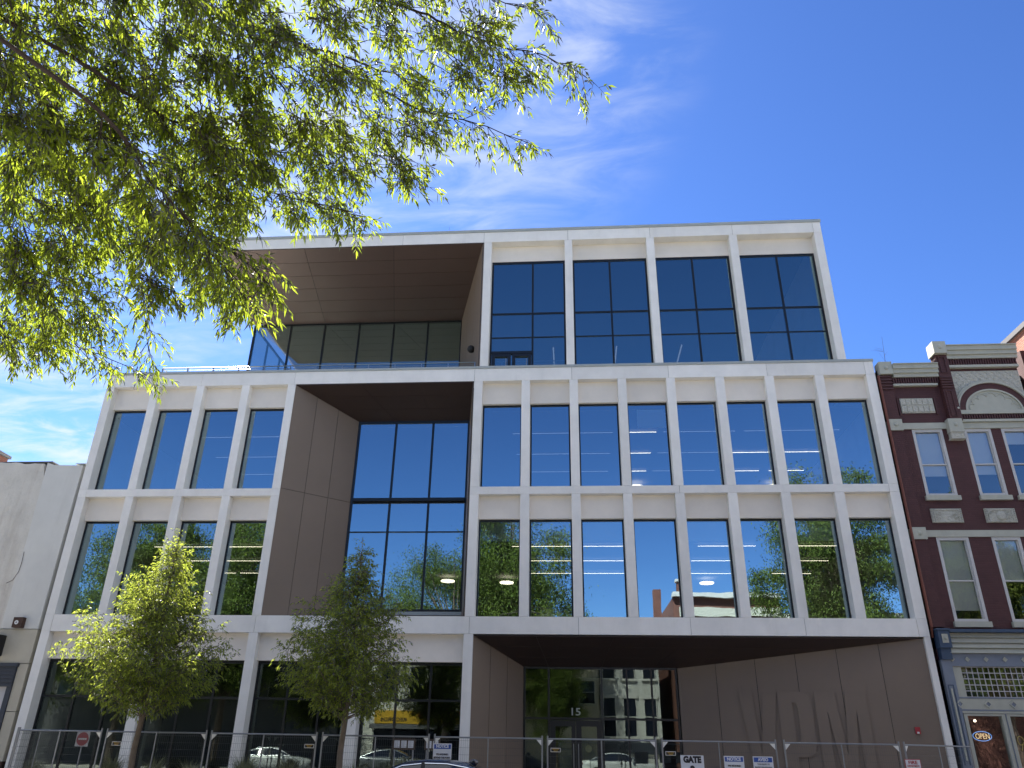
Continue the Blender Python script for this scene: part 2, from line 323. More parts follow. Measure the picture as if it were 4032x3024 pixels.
for PP in (PR, PL):
    for (a0, a1), (b0, b1) in zip(PP[:-1], PP[1:]):
        for z0, zt, zb in ((ZB1t, 8.815, ZM), (ZMt, 13.24, ZT)):
            spandrel(a1, b0, zt, zb); window(a1, b0, z0, zt)
# ground floor shop fronts
SP = [(-16.33, -12.95), (-12.63, -9.34), (-9.025, -5.72), (-5.40, -2.10)]
for a, b in SP:
    spandrel(a, b, 4.04, ZB1, .25)
    window(a, b, .12, 4.04, W, xs=[a + (b - a) / 3 + .02, a + 2 * (b - a) / 3 + .02], zs=[2.88], gl='glass_shop', fw=.07)
    box('sill', 'joint', a, b, .3, .6, 0, .12, B)
# copings and roofs
MB().box(XL - .03, XR + .03, -.03, .75, ZTt + .004, ZC).obj('coping', 'coping', B)
box('roof_deck', 'roofing', XL + .3, XR - .3, .75, 16, 14.45, 14.64, B)
for x0, x1 in ((XL, XL + .3), (XR - .3, XR)):
    box('side_wall', 'precast', x0, x1, .62, 30, 0, ZC - .12, B)
box('rear_wall', 'precast_back', XL + .3, XR - .3, 29.7, 30, 0, ZC - .12, B)
# upper block
UX = [-1.905, 1.41, 4.735, 8.06, 11.42]
UT, UTt, UC = 20.47, 20.96, 21.09
UL = -13.35
beam(UL, 11.73, UT, UTt, [-5.35, -1.93, 1.55, 4.90, 8.22, 11.42])
for i, x in enumerate(UX): pier(x, x + (.31 if i < 4 else .31), ZC, UT)
UW = [(x + .31, UX[i + 1]) for i, x in enumerate(UX[:-1])]
for i, (a, b) in enumerate(UW):
    spandrel(a, b, 19.74, UT, .40, .62)
    window(a, b, ZC + .02, 19.74, W, xs=[[.09, 3.23, 6.56, 9.93][i]], zs=[17.25, 16.165], thin=(16.165,), gl='glass_upper', fw=.075)
# terrace doors in the first upper bay
for x0, x1 in ((-1.50, -.76), (-.70, .04)):
    m = MB(); m.box(x0, x0 + .12, .37, .50, 14.72, 15.42); m.box(x1 - .12, x1, .37, .50, 14.72, 15.42); m.box(x0 + .12, x1 - .12, .371, .50, 15.30, 15.42); d = m.obj('door', 'frame', B)
    MB().tube([(x1 - .18, .34, 14.75), (x1 - .18, .34, 15.2)], .015).obj('handle', 'steel', d)
box('door_head', 'frame', -1.53, .07, .36, .5, 15.43, 15.53, B)
MB().prism([(UL - .03, -.03, UTt + .004), (11.76, -.03, UTt + .004), (11.76, 18, UTt + .004), (-13.9, 18, UTt + .004), (-13.79, 5.3, UTt + .004)], (0, 0, .126)).obj('coping', 'coping', B)
MB().prism([(UL + .02, .6, UT + .01), (11.4, .6, UT + .01), (11.4, 18, UT + .01), (-13.85, 18, UT + .01), (-13.74, 5.3, UT + .01)], (0, 0, .47)).obj('roof_slab', 'precast_back', B)
MB().prism([(UL, .61, UT), (UL + .1, .61, UT), (-13.66, 5.4, UT), (-13.77, 5.4, UT)], (0, 0, .486)).obj('beam', 'precast', B)
box('side_wall', 'precast', 11.42, 11.73, .62, 18, ZC - .1, UT - g, B)
# sloping soffit panels: fan of lines from front to back, cross lines
def soffit(z, F, K, ys, mat_='bronze_dark', gap=.014, top=.05, yb=None, drop=0.0):
    """F front x list, K back x list at depth yb; panel rows between ys (0..yb)"""
    for i in range(len(F) - 1):
        m = MB()
        def Z(y): return z - drop * y / yb
        for r in range(len(ys) - 1):
            y0, y1 = ys[r], ys[r + 1]
            def X(a, b, y): return a + (b - a) * y / yb
            e0, e1 = gap * .5, gap * .5
            pts = [(X(F[i], K[i], y0) + e0, y0 + e0, Z(y0 + e0)), (X(F[i + 1], K[i + 1], y0) - e1, y0 + e0, Z(y0 + e0)), (X(F[i + 1], K[i + 1], y1) - e1, y1 - e0, Z(y1 - e0)), (X(F[i], K[i], y1) + e0, y1 - e0, Z(y1 - e0))]
            m.prism(pts[::-1], (0, 0, top * .6))
        m.obj('soffit_panel', mat_, B)
    MB().prism([(F[0], ys[0], z + .018), (F[-1], ys[0], z + .018), (K[-1], yb, z - drop + .018), (K[0], yb, z - drop + .018)][::-1], (0, 0, .03)).obj('soffit_backing', 'black', B)
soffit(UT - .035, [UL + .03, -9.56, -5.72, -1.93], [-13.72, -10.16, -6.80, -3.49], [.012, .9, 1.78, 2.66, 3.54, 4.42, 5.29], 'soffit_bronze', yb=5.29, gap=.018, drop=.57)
MB().prism([(UL, .02, UT + .1), (UL, .02, UT - .04), (-13.76, 5.3, 19.86), (-13.76, 5.3, UT + .1)], (.03, 0, 0)).obj('soffit_edge', 'bronze', B)
# terrace right wall (panels), from (-1.92,0) to (-3.65,6.3)
def wall_panels(A, C_, z0, z1, fr, zs=(), m_='bronze', th=.04, name='wall_panel', gap=.016, tops=None):
    A = Vector((*A, 0)); C_ = Vector((*C_, 0)); d = C_ - A; u = d.normalized(); n = Vector((-u.y, u.x, 0)) * th
    L = d.length; zz = [z0] + list(zs) + [z1]; ss = [0] + [f * L for f in fr] + [L]
    for i in range(len(ss) - 1):
        m = MB()
        for k in range(len(zz) - 1):
            a = A + u * (ss[i] + gap / 2); b = A + u * (ss[i + 1] - gap / 2)
            m.prism([(a.x, a.y, zz[k] + gap / 2), (b.x, b.y, zz[k] + gap / 2), (b.x, b.y, zz[k + 1] - gap / 2), (a.x, a.y, zz[k + 1] - gap / 2)], n)
        m.obj(name, m_, B)
    a = A + n * .45; b = A + d + n * .45
    MB().prism([(a.x, a.y, z0), (b.x, b.y, z0), (b.x, b.y, z1), (a.x, a.y, z1)], n * .5).obj('panel_backing', 'black', B)
wall_panels((-3.49, 5.3), (-1.93, .02), ZC, UT - .04, [1 / 3, 2 / 3], th=-.04)
box('cladding_return', 'bronze', -1.93, -1.908, .03, .60, ZC, UT - .04, B)
# terrace glazing
TW = window(-13.64, -3.50, 14.66, 19.85, 5.3, xs=[-11.81, -10.14, -8.45, -6.77, -5.13], gl='glass_upper', fw=.075)
m = MB(); m.box(-13.68, -13.60, 5.31, 5.41, 14.66, 19.85)
for y in (7, 8.7, 10.4): m.box(-13.68, -13.60, y, y + .07, 14.76, 19.75)
m.box(-13.679, -13.601, 5.41, 10.4, 19.75, 19.849); m.box(-13.679, -13.601, 5.41, 10.4, 14.661, 14.76); sw = m.obj('window', 'frame', B)
MB().quad((-13.64, 5.41, 14.76), (-13.64, 10.4, 14.76), (-13.64, 10.4, 19.75), (-13.64, 5.41, 19.75)).obj('pane', 'glass_clear', sw)
box('terrace_floor', 'concrete', -16.3, -1.95, .76, 5.25, 14.641, 14.66, B)
# interiors of the upper block
MB().prism([(-13.55, 5.5, 20.3), (-3.7, 5.5, 20.3), (-1.7, .7, 20.3), (11.4, .7, 20.3), (11.4, 17, 20.3), (-13.55, 17, 20.3)], (0, 0, .1)).obj('ceiling', 'int_ceil', B)
box('interior_wall', 'int_dark', -12.5, 11.4, 14.0, 14.1, 14.65, 20.29, B)
box('interior_floor', 'int_floor', -13.5, 11.4, 5.5, 17, 14.645, 14.67, B)
for x in (.77, 3.84, 6.96): MB().tube([(x, 7.0, 19.2), (x, 8.8, 19.2)], .035).obj('ceiling_light', 'lamp_dim', B)
# middle recess, levels two and three
wall_panels((-9.025, .02), (-6.94, 1.9), ZB1t, ZT - .02, [1 / 3, 2 / 3], zs=[9.93], th=.04)
wall_panels((-2.43, 1.9), (-2.105, .02), ZB1t, ZT - .02, [], th=-.04)
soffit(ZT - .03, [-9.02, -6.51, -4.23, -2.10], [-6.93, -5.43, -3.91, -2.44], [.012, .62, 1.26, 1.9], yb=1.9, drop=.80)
MW = window(-6.93, -2.45, 5.88, 13.26, 1.9, xs=[-5.40, -3.91], zs=[9.91, 8.77], thin=(8.77,), fw=.085)
MB().box(-6.82, -2.52, 1.72, 1.86, 9.93, 10.05).obj('sunshade', 'frame', B)
box('sill', 'coping', -6.93, -2.45, 1.80, 2.02, 5.75, 5.87, B); box('recess_floor', 'concrete', -9.0, -2.11, .61, 1.95, 5.36, 5.44, B)
box('upstand', 'bronze', -6.93, -2.45, 1.88, 2.02, 5.44, 5.75, B)
# entrance recess
wall_panels((-1.785, .10), (-.24, 2.0), 0, ZB1, [1 / 3, 2 / 3], th=.04)
# slanted wall with its raised letters
ES0 = Vector((12.45, .10, 0)); ES1 = Vector((4.98, 2.0, 0)); eu = (ES1 - ES0).normalized(); eL = (ES1 - ES0).length
en = Vector((-eu.y, eu.x, 0)); en = en if en.y < 0 else -en          # towards the street
wall_panels((12.45, .10), (4.98, 2.0), 0, ZB1, [(1.33 + 1.277 * k) / eL for k in range(5)], th=-.04 if (-eu.y * en.x + eu.x * en.y) > 0 else .04)
def EP(s, z, off=0.0): p = ES0 + eu * s + en * off; return (p.x, p.y, z)
def letter(polys, label):
    m = MB()
    for pl in polys: m.prism([EP(s, z, -.02) for s, z in pl], en * .08)
    o = m.obj('letter', 'bronze', B); o['label'] = label
zt, zb = 3.32, .45
letter([[(5.79, zt), (5.36, zt), (5.24, 1.49), (5.20, zb), (5.40, zb)], [(5.20, zb), (5.24, 1.49), (5.02, zt), (4.61, zt), (4.98, zb)]], 'raised bronze capital V on the entrance wall')
pb = [(4.16, zt), (3.80, zt), (3.66, 3.22), (3.57, 2.98), (3.57, 1.80), (3.66, 1.54), (3.80, 1.43), (4.16, 1.43), (4.16, 1.85), (4.07, 1.86), (4.01, 1.95), (4.0, 2.86), (4.04, 2.97), (4.16, 3.0)]
letter([[(4.58, zt), (4.16, zt), (4.16, zb), (4.58, zb)], pb], 'raised bronze capital P on the entrance wall')
letter([[(3.46, zt), (3.13, zt), (3.13, zb), (3.46, zb)], [(3.13, zt), (2.86, zt), (2.71, 1.5), (2.71, zb), (2.86, zb), (3.13, 2.76)],
        [(2.71, zb), (2.71, 1.5), (2.54, zt), (2.28, zt), (2.28, 2.77), (2.55, zb)], [(2.28, zt), (1.94, zt), (1.94, zb), (2.28, zb)]], 'raised bronze capital M on the entrance wall')
m = MB(); c = [EP(s, z, .0) for s, z in ((.73, 2.12), (.59, 2.12), (.59, 2.31), (.73, 2.31))]; m.prism(c, en * .07); st = m.obj('alarm_strobe', 'red', B); st['label'] = 'red fire alarm strobe on the brown entrance wall'
MB().prism([EP(s, z, .07) for s, z in ((.69, 2.13), (.63, 2.13), (.63, 2.18), (.69, 2.18))], en * .02).obj('lens', 'plate_white', st)
# ceiling of the entrance
def ent_soffit():
    def Z(y, o=0): return ZB1 - .03 - .80 * y / 2.0 + o
    cuts = [lambda y: -1.78 + 1.54 * y / 2, lambda y: .26 + .36 * y / 2, lambda y: 2.8 - .38 * y / 2, lambda y: 5.3 - 1.15 * y / 2, lambda y: 12.55 - 7.5 * y / 2]
    ys = [.06, .70, 1.36, 1.99]
    for i in range(4):
        for r in range(3):
            y0, y1 = ys[r] + .005, ys[r + 1] - .005
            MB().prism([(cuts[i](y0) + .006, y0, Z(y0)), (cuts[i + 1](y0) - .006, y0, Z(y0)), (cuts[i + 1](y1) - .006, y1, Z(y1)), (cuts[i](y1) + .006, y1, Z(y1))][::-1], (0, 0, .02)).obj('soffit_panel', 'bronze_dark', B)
    MB().prism([(-1.79, .05, Z(.05, .021)), (12.55, .05, Z(.05, .021)), (5.06, 1.995, Z(1.995, .021)), (-.2, 1.995, Z(1.995, .021))][::-1], (0, 0, .008)).obj('soffit_backing', 'black', B)
ent_soffit()
EW = window(-.23, 4.95, .02, 4.10, 2.0, xs=[.62, 2.41, 3.26, 4.09], zs=[2.46], gl='glass_shop', fw=.065)
for x0, x1, a, b in ((.66, 1.50, .84, 1.37), (1.52, 2.37, 1.70, 2.20)):
    m = MB(); z1 = 2.40
    m.box(x0, a, 1.93, 1.99, .03, z1); m.box(b, x1, 1.93, 1.99, .03, z1); m.box(a, b, 1.931, 1.99, 2.22, z1); m.box(a, b, 1.931, 1.99, .03, .3)
    d = m.obj('door', 'frame', B); MB().quad((a, 1.96, .3), (b, 1.96, .3), (b, 1.96, 2.22), (a, 1.96, 2.22)).obj('pane', 'glass_shop', d)
    hx = x1 - .07 if x0 < 1 else x0 + .07; MB().tube([(hx, 1.87, .8), (hx, 1.87, 1.7)], .014).obj('handle', 'steel', d)
m = MB(); text(m, '15', (1.53, 1.955, 2.67), .30, .23, bold=.01); o = m.obj('house_number', 'coping', B); o['label'] = 'white house number 15 over the doors'
MB().tube([(1.92, 1.92, 1.56), (1.92, 1.945, 1.56)], .11, 20).obj('door_sticker', 'grass', B)['label'] = 'round green sticker on the right hand door'
# interior: walls, slabs, lights
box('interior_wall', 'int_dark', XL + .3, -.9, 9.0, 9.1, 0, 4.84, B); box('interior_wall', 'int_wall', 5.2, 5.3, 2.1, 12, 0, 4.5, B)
box('interior_wall', 'int_wall', -.9, 5.3, 12, 12.1, 0, 4.5, B); box('interior_floor', 'int_floor', XL + .3, XR - .3, .62, 17, .0035, .02, B); box('interior_wall', 'int_dark', -1.0, -.9, 2.1, 12, 0, 4.5, B)
box('interior_column', 'int_wall', 1.1, 1.4, 7.2, 7.5, .02, 4.4, B)
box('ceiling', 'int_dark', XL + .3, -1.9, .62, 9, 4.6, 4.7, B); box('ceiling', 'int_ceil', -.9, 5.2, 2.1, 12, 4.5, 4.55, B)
def level(z0, zc, key):
    for i, (x0, x1, y0, y1) in enumerate(((XL + .3, -9.1, .64, 14), (-9.1, -2.02, 2.05, 14), (-2.02, XR - .3, .64, 14))):
        box('ceiling', 'int_ceil', x0, x1 - .002, y0, y1, zc, zc + .05, B); box('interior_floor', 'int_floor', x0, x1 - .002, y0, y1, z0 - .06, z0, B)
    box('interior_wall', 'int_wall', XL + .3, XR - .3, 14, 14.1, z0, zc, B)
    box('interior_wall', 'int_wall', -9.14, -9.08, .62, 2.2, z0, zc, B); box('interior_wall', 'int_wall', -2.03, -1.97, .62, 2.2, z0, zc, B)
level(ZB1t - .02, 8.85, 2); level(ZMt - .02, 13.05, 3)
for x0, x1 in ((-15.6, -14.3), (-14.3, -10.9), (-.87, 3.9), (6.39, 8.6), (10.2, 12.1)):
    for i, y in enumerate((4.1, 6.7, 9.3)):
        MB().box(x0 + i * .1, x1, y - .013, y + .013, 8.745, 8.76).obj('ceiling_light', 'lamp', B)
for x0, x1, ys in ((3.8, 4.92, (2.65, 5.05, 7.4)), (8.35, 9.95, (5.1, 7.5)), (10.4, 11.93, (5.1, 7.5))):
    for y in ys: MB().box(x0, x1, y - .014, y + .014, 12.965, 12.98).obj('ceiling_light', 'lamp', B)
for x0, x1, ys in ((-.8, 3.2, (2.65, 5.05, 7.4)), (5.2, 8.0, (2.65, 5.05, 7.4)), (-14.2, -9.6, (2.65, 5.05, 7.4)), (8.35, 12.0, (2.65,))):
    for y in ys: MB().box(x0, x1, y - .012, y + .012, 12.965, 12.98).obj('ceiling_light', 'lamp_dim', B)
for x, y, z in ((-2.05 + .45, 10.6, 8.55), (7.77, 10.87, 8.6), (4.6, 9.3, 12.8), (11.0, 9.4, 12.8), (-4.4, 10.5, 8.6)):
    MB().tube([(x, y, z), (x, y, z + .06)], .33, 18).obj('ceiling_light', 'lamp', B)
for x0, x1, z in ((4.0, 5.3, 12.35), (-1.7, 3.3, 8.10), (5.5, 6.9, 8.10), (9.3, 10.5, 8.1)):
    box('roller_shade', 'shade', x0, x1, .62, .66, z, z + .72, B)
# rail, rods, lamp on the terrace
m = MB(); m.tube([(-14.9, .6, 15.19), (1.44, .6, 15.19)], .022); m.tube([(-14.9, .6, 15.08), (1.44, .6, 15.08)], .009); m.tube([(-14.9, .6, 14.97), (1.44, .6, 14.97)], .009)
m.tube([(-14.9, .6, 15.19), (-14.9, 6.1, 15.19)], .022); rl = m.obj('railing', 'steel', B)
for i in range(16):
    x = -14.9 + 1.06 * i; MB().box(x - .02, x + .02, .59, .63, 14.7, 15.18).obj('post', 'steel', rl)
for i in range(1, 6): MB().box(-14.92, -14.88, .6 + i * 1.06, .64 + i * 1.06, 14.66, 15.18).obj('post', 'steel', rl)
MB().box(1.40, 1.46, .57, .64, 14.7, 15.2).obj('post', 'steel', rl)
MB().sphere((-2.45, 1.25, 16.13), .16).sphere((-2.33, 1.29, 16.13), .1).obj('wall_lamp', 'black', B)['label'] = 'black globe lamp on the terrace wall'
for x, y, z0, z1 in ((-8.82, 1, 21.09, 22.1), (-3.6, 1, 21.09, 22.1), (-16.5, .4, 14.7, 15.3), (1.5, 1, 21.09, 21.7), (10.8, .6, 21.09, 21.6), (-12.6, .5, 21.09, 21.9)):
    MB().tube([(x, y, z0), (x, y, z1)], [.016, .006], 5).obj('lightning_rod', 'steel', B)

# ------------------------------------------------------------------ maroon neighbour on the right
N_ = thing('brick_building', 'maroon brick house with cream trim and arched panel over a blue shopfront', 'building')
def nb(name, m, *a): return box(name, m, *a, N_)
PWt = 14.2
wl = MB(); yb = .14                                   # recessed wall field
def wcut(x0, x1, z0, z1): wl.box(x0, x1, yb, .5, z0, z1)
WX = [(13.55, 14.58), (15.31, 16.22), (16.57, 17.5)]
def wallrow(z0, z1, zo0, zo1, openings, xa, xb):
    x = xa
    for a, b in openings: wcut(x, a, z0, z1); wcut(a, b, z0, zo0); wcut(a, b, zo1, z1); x = b
    wcut(x, xb, z0, z1)
wallrow(5.12, 8.09, 5.38, 8.089, WX, 13.18, 18.2); wallrow(8.09, 11.94, 9.50, 11.939, WX, 13.18, 18.2)
wcut(13.18, 14.85, 11.94, 14.30); wcut(15.25, 17.72, 11.94, 15.0); wl.box(18.0, 18.2, .14, 14, 5.0, 15.0)
wl.obj('wall', 'maroon', N_)
MB().box(12.80, 12.95, .14, 14, 0, 14.3).box(12.95, 18.0, 13.8, 14, 0, 14.3).obj('side_wall', 'maroon', N_)
box('roof', 'roofing', 12.95, 18.0, .5, 13.8, 14.0, 14.15, N_)
box('interior_wall', 'int_dark', 12.96, 18.0, 3.5, 3.6, 0, 14.0, N_); box('interior_floor', 'int_floor', 12.96, 18.0, .5, 3.5, 5.0, 5.12, N_); box('interior_floor', 'int_floor', 12.96, 18, .5, 3.5, 9.2, 9.3, N_)
# pilasters with blocks and bosses
def block(x0, x1, y0, z0, z1):
    o = nb('stone_block', 'cream', x0, x1, y0, .3, z0, z1); c = ((x0 + x1) / 2, y0, (z0 + z1) / 2)
    MB().sphere(c, .075, 12, 8, (1, .7, 1)).obj('boss', 'cream', o)
    return o
nb('pilaster', 'maroon', 12.80, 13.18, 0.02, .3, 5.2, 14.04)
nb('pilaster', 'maroon', 14.86, 15.28, -.06, .3, 12.2, 14.78)
for z0, z1 in ((7.99, 8.385), (11.86, 12.28)): block(12.77, 13.21, -.04, z0, z1)
block(12.80, 13.26, -.10, 14.04, 14.51); MB().prism([(12.80, -.10, 14.511), (13.26, -.10, 14.511), (13.26, .3, 14.511), (12.80, .3, 14.511)], (0, 0, .02)).obj('block_cap', 'cream', N_)
block(14.80, 15.26, -.22, 14.79, 15.27); block(14.74, 15.22, -.10, 11.79, 12.25)
MB().box(14.76, 15.20, -.06, .2, 11.53, 11.79).box(14.73, 15.23, -.10, .2, 11.50, 11.54).box(14.73, 15.23, -.10, .2, 11.75, 11.789).obj('bracket', 'relief', N_)
for i in range(5):
    z = 13.45 + i * .12; nb('rib', 'maroon_flat', 12.78, 13.19, -.03, .03, z, z + .06); z = 13.44 + i * .10; nb('rib', 'maroon_flat', 14.84, 15.24, -.11, -.04, z, z + .05)
for (a, b, c, d) in ((14.95, 15.18, 14.05, 14.70), (14.93, 15.14, 12.35, 13.35)):
    MB().box(a, a + .03, -.09, -.05, c, d).box(b - .03, b, -.09, -.05, c, d).box(a + .03, b - .03, -.089, -.05, c, c + .03).box(a + .03, b - .03, -.089, -.05, d - .03, d).obj('pilaster_panel', 'maroon_flat', N_)
# cornices
def cornice(x0, x1, z0, z1, y=-.16):
    h = z1 - z0; m = MB()
    for a, b, yy in ((0, .28, y + .12), (.28, .34, y + .05), (.34, .60, y + .06), (.60, .66, y), (.66, .94, y + .01), (.94, 1.0, y - .04)):
        m.box(x0, x1, yy, .3, z0 + a * h, z0 + b * h)
    return m.obj('cornice', 'cream', N_)
cornice(13.27, 14.85, 13.93, 14.42); cornice(15.29, 17.75, 14.64, 15.14)
def dentils(x0, x1, z0, z1, y):
    m = MB(); n = int((x1 - x0) / .085)
    for i in range(n): x = x0 + i * (x1 - x0) / n; m.box(x + .012, x + .06, y - .06, y + .01, z0, z1)
    m.box(x0, x1, y, y + .08, z0, z1); return m.obj('dentil_course', 'maroon_flat', N_)
dentils(13.22, 14.85, 13.70, 13.925, .07); dentils(15.29, 17.72, 14.40, 14.635, .06); dentils(15.19, 18.0, 12.27, 12.44, .06)
def band(x0, x1, z0, z1, y=.02, m='cream'): return nb('string_course', m, x0, x1, y, .3, z0, z1)
band(13.21, 14.76, 13.60, 13.68, .0); band(15.29, 17.72, 14.29, 14.385, -.02); band(15.18, 18.0, 12.455, 12.60, -.02); band(15.20, 18.0, 12.165, 12.255, .0)
# the lintel band is interrupted by windows
band(13.215, 14.74, 11.942, 12.17, .08); band(15.225, 18.0, 11.942, 12.155, .08); band(13.18, 18.2, 8.092, 8.315, .09)
m = MB(); m.box(13.35, 14.49, .10, .16, 12.56, 13.13); 
for k in range(6): m.box(13.36 + k * .19, 13.52 + k * .19, .07, .11, 12.6 + .0, 12.82); m.box(13.36 + k * .19, 13.52 + k * .19, .075, .11, 12.87, 13.09)
m.obj('textured_panel', 'relief', N_)
MB().box(13.28, 14.55, .09, .2, 13.135, 13.18).box(13.25, 13.30, .09, .2, 12.5, 13.135).box(14.53, 14.58, .09, .2, 12.5, 13.135).obj('panel_surround', 'maroon_flat', N_)
# gable panel with diamond pattern and arch
cxA, z0A = 16.50, 12.60
def arc(a, b, t0=0, t1=math.pi, n=36): return [(cxA + a * math.cos(t0 + (t1 - t0) * i / n), z0A + b * math.sin(t0 + (t1 - t0) * i / n)) for i in range(n + 1)]
m = MB(); m.box(15.27, 17.70, .10, .15, z0A, 14.18)
for i in range(-12, 22):
    x = 15.27 + i * .24
    for sgn in (1, -1):
        pts = []
        for z in (z0A + .02, 14.17):
            xx = x + sgn * (z - z0A) * .8 + (0 if sgn == 1 else 1.3); pts.append((xx, z))
        (xa, za), (xb, zb_) = pts
        # clip to panel
        def lerp(t): return xa + (xb - xa) * t, za + (zb_ - za) * t
        ts = [t / 40 for t in range(41) if 15.30 < lerp(t / 40)[0] < 17.67]
        if len(ts) > 2:
            p, q = lerp(ts[0]), lerp(ts[-1]); m.tube([(p[0], .098, p[1]), (q[0], .098, q[1])], .011, 4)
for i in range(20):
    for j in range(13):
        x = 15.36 + i * .12; z = z0A + .08 + j * .12
        if (i + j) % 2 == 0 and x < 17.66: m.sphere((x, .10, z), .030, 6, 4, (1, .8, 1))
m.obj('gable_panel', 'relief', N_)
def ring(a0, b0, a1, b1, y0, y1, name, mm):
    o1, i1 = arc(a0, b0), arc(a1, b1); m = MB(); n = len(o1)
    for k in range(n - 1):
        (x1, z1), (x2, z2), (x3, z3), (x4, z4) = o1[k], o1[k + 1], i1[k + 1], i1[k]
        m.add([(x1, y0, z1), (x2, y0, z2), (x3, y0, z3), (x4, y0, z4), (x1, y1, z1), (x2, y1, z2), (x3, y1, z3), (x4, y1, z4)], [(0, 1, 2, 3), (0, 4, 5, 1), (3, 2, 6, 7)])
    return m.obj(name, mm, N_)
ring(1.32, 1.16, 1.23, 1.08, .0, .12, 'arch_moulding', 'cream'); ring(1.26, 1.11, 1.20, 1.05, -.03, .1, 'arch_moulding', 'cream')
ring(1.20, 1.05, .98, .82, .03, .2, 'arch_band', 'maroon'); ring(.98, .82, .92, .76, .01, .2, 'arch_moulding', 'cream')
m = MB(); m.add([(x, .06, z) for x, z in arc(.92, .76)], [tuple(range(37))]); 
for i in range(7):
    t = math.pi * (i + .5) / 7; c = (cxA + .70 * math.cos(t), z0A + .54 * math.sin(t))
    pts = [(c[0] + .15 * math.cos(t - 1.6 + 3.2 * k / 8), .05, c[1] + .14 * math.sin(t - 1.6 + 3.2 * k / 8)) for k in range(9)]
    pts = [p for p in pts if p[2] > z0A + .01]
    if len(pts) > 1: m.tube(pts, .014, 5)
m.obj('lunette', 'cream', N_)
for sx in (-1, 1): MB().sphere((cxA + sx * 1.27, -.02, z0A + .07), .06).obj('boss', 'cream', N_)
# sash windows
def sash(x0, x1, z0, z1, zm, shade_to, label=None):
    f = .09; m = MB(); y = .16
    m.box(x0, x0 + f, y - .03, y + .12, z0, z1); m.box(x1 - f, x1, y - .03, y + .12, z0, z1); m.box(x0 + f, x1 - f, y - .028, y + .12, z1 - .10, z1); m.box(x0 + f, x1 - f, y - .028, y + .12, z0, z0 + .09)
    m.box(x0 + f, x1 - f, y + .0, y + .10, zm - .022, zm + .022)
    m.box(x0 + f, x0 + f + .035, y + .03, y + .1, z0 + .09, z1 - .10); m.box(x1 - f - .035, x1 - f, y + .03, y + .1, z0 + .09, z1 - .10)
    o = m.obj('window', 'white_trim', N_)
    MB().quad((x0 + f, y + .06, z0), (x1 - f, y + .06, z0), (x1 - f, y + .06, z1), (x0 + f, y + .06, z1)).obj('pane', 'glass_sash', o)
    MB().box(x0 + f + .02, x1 - f - .02, y + .14, y + .15, shade_to, z1 - .1).obj('blind', 'shade', o)
sash(13.55, 14.58, 9.50, 11.94, 10.64, 10.25); sash(15.31, 16.22, 9.50, 11.94, 10.64, 10.3); sash(16.57, 17.5, 9.50, 11.94, 10.64, 11.4)
sash(13.55, 14.58, 5.38, 8.09, 6.67, 5.75); sash(15.31, 16.22, 5.38, 8.09, 6.67, 6.67); sash(16.57, 17.5, 5.38, 8.09, 6.67, 7.2)
for x0, x1 in ((13.49, 14.63), (15.26, 16.29), (16.5, 17.6)):
    nb('sill', 'cream', x0, x1, .03, .3, 9.34, 9.498); nb('sill', 'cream', x0, x1, .03, .3, 5.21, 5.378)
for x0, x1 in ((13.55, 14.55), (15.29, 16.27), (16.6, 17.5)):
    m = MB(); m.box(x0, x1, .09, .2, 8.57, 9.05)
    m.box(x0 + .09, x1 - .09, .06, .1, 8.59, 8.62); m.box(x0 + .09, x1 - .09, .06, .1, 8.99, 9.03); m.box(x0 + .09, x0 + .12, .06, .1, 8.62, 8.99); m.box(x1 - .12, x1 - .09, .06, .1, 8.62, 8.99)
    for k in range(7): m.sphere((x0 + .035, .08, 8.60 + k * .07), .032, 6, 4); m.sphere((x1 - .035, .08, 8.60 + k * .07), .032, 6, 4)
    c = (x0 + x1) / 2
    if x0 > 15: m.sphere((c, .08, 8.79), .15, 12, 8, (1, .5, 1.1))
    r2 = random.Random(int(x0 * 10))
    for k in range(9):
        a = r2.uniform(-1, 1); px = c + math.copysign(.18 + .2 * abs(a), a); pz = 8.8 + r2.uniform(-.12, .12)
        m.tube([(px + .07 * math.cos(t * .8), .075, pz + .06 * math.sin(t * .8)) for t in range(6)], .018, 4)
    m.obj('relief_plaque', 'relief', N_)
# blue shopfront
nb('shop_cornice', 'blue_dark', 13.15, 18.1, -.25, .3, 5.02, 5.11)
for i in range(4):
    z = 4.41 + i * .1525; MB().prism([(13.10, -.06, z), (13.10, -.13, z + .01), (13.10, -.06, z + .145), (13.10, .1, z + .145), (13.10, .1, z)], (5, 0, 0)).obj('siding_board', 'cream', N_)
nb('frieze', 'blue_paint', 13.08, 18.1, -.02, .3, 4.04, 4.405)
def diamond(x, z, r, y, m1, m2, parent=None):
    p = [(x - r, z), (x, z - r), (x + r, z), (x, z + r)]; q = [(x + (a - x) * .62, z + (b - z) * .62) for a, b in p]; m = MB()
    for k in range(4):
        a, b, c, d = p[k], p[(k + 1) % 4], q[(k + 1) % 4], q[k]; m.prism([(a[0], y, a[1]), (b[0], y, b[1]), (c[0], y, c[1]), (d[0], y, d[1])], (0, -.03, 0))
    o = m.obj('diamond', m1, N_); MB().prism([(a, y, b) for a, b in q], (0, -.012, 0)).obj('inset', m2, o)
for x in (13.14, 13.59, 14.14, 14.70, 15.25): diamond(x, 4.24, .075, -.022, 'cream', 'cream')
MB().box(12.80, 13.15, -.22, .3, 4.56, 5.08).box(12.77, 13.17, -.26, .3, 5.08, 5.13).box(12.82, 13.13, -.12, .3, 4.22, 4.56).obj('bracket', 'blue_dark', N_)
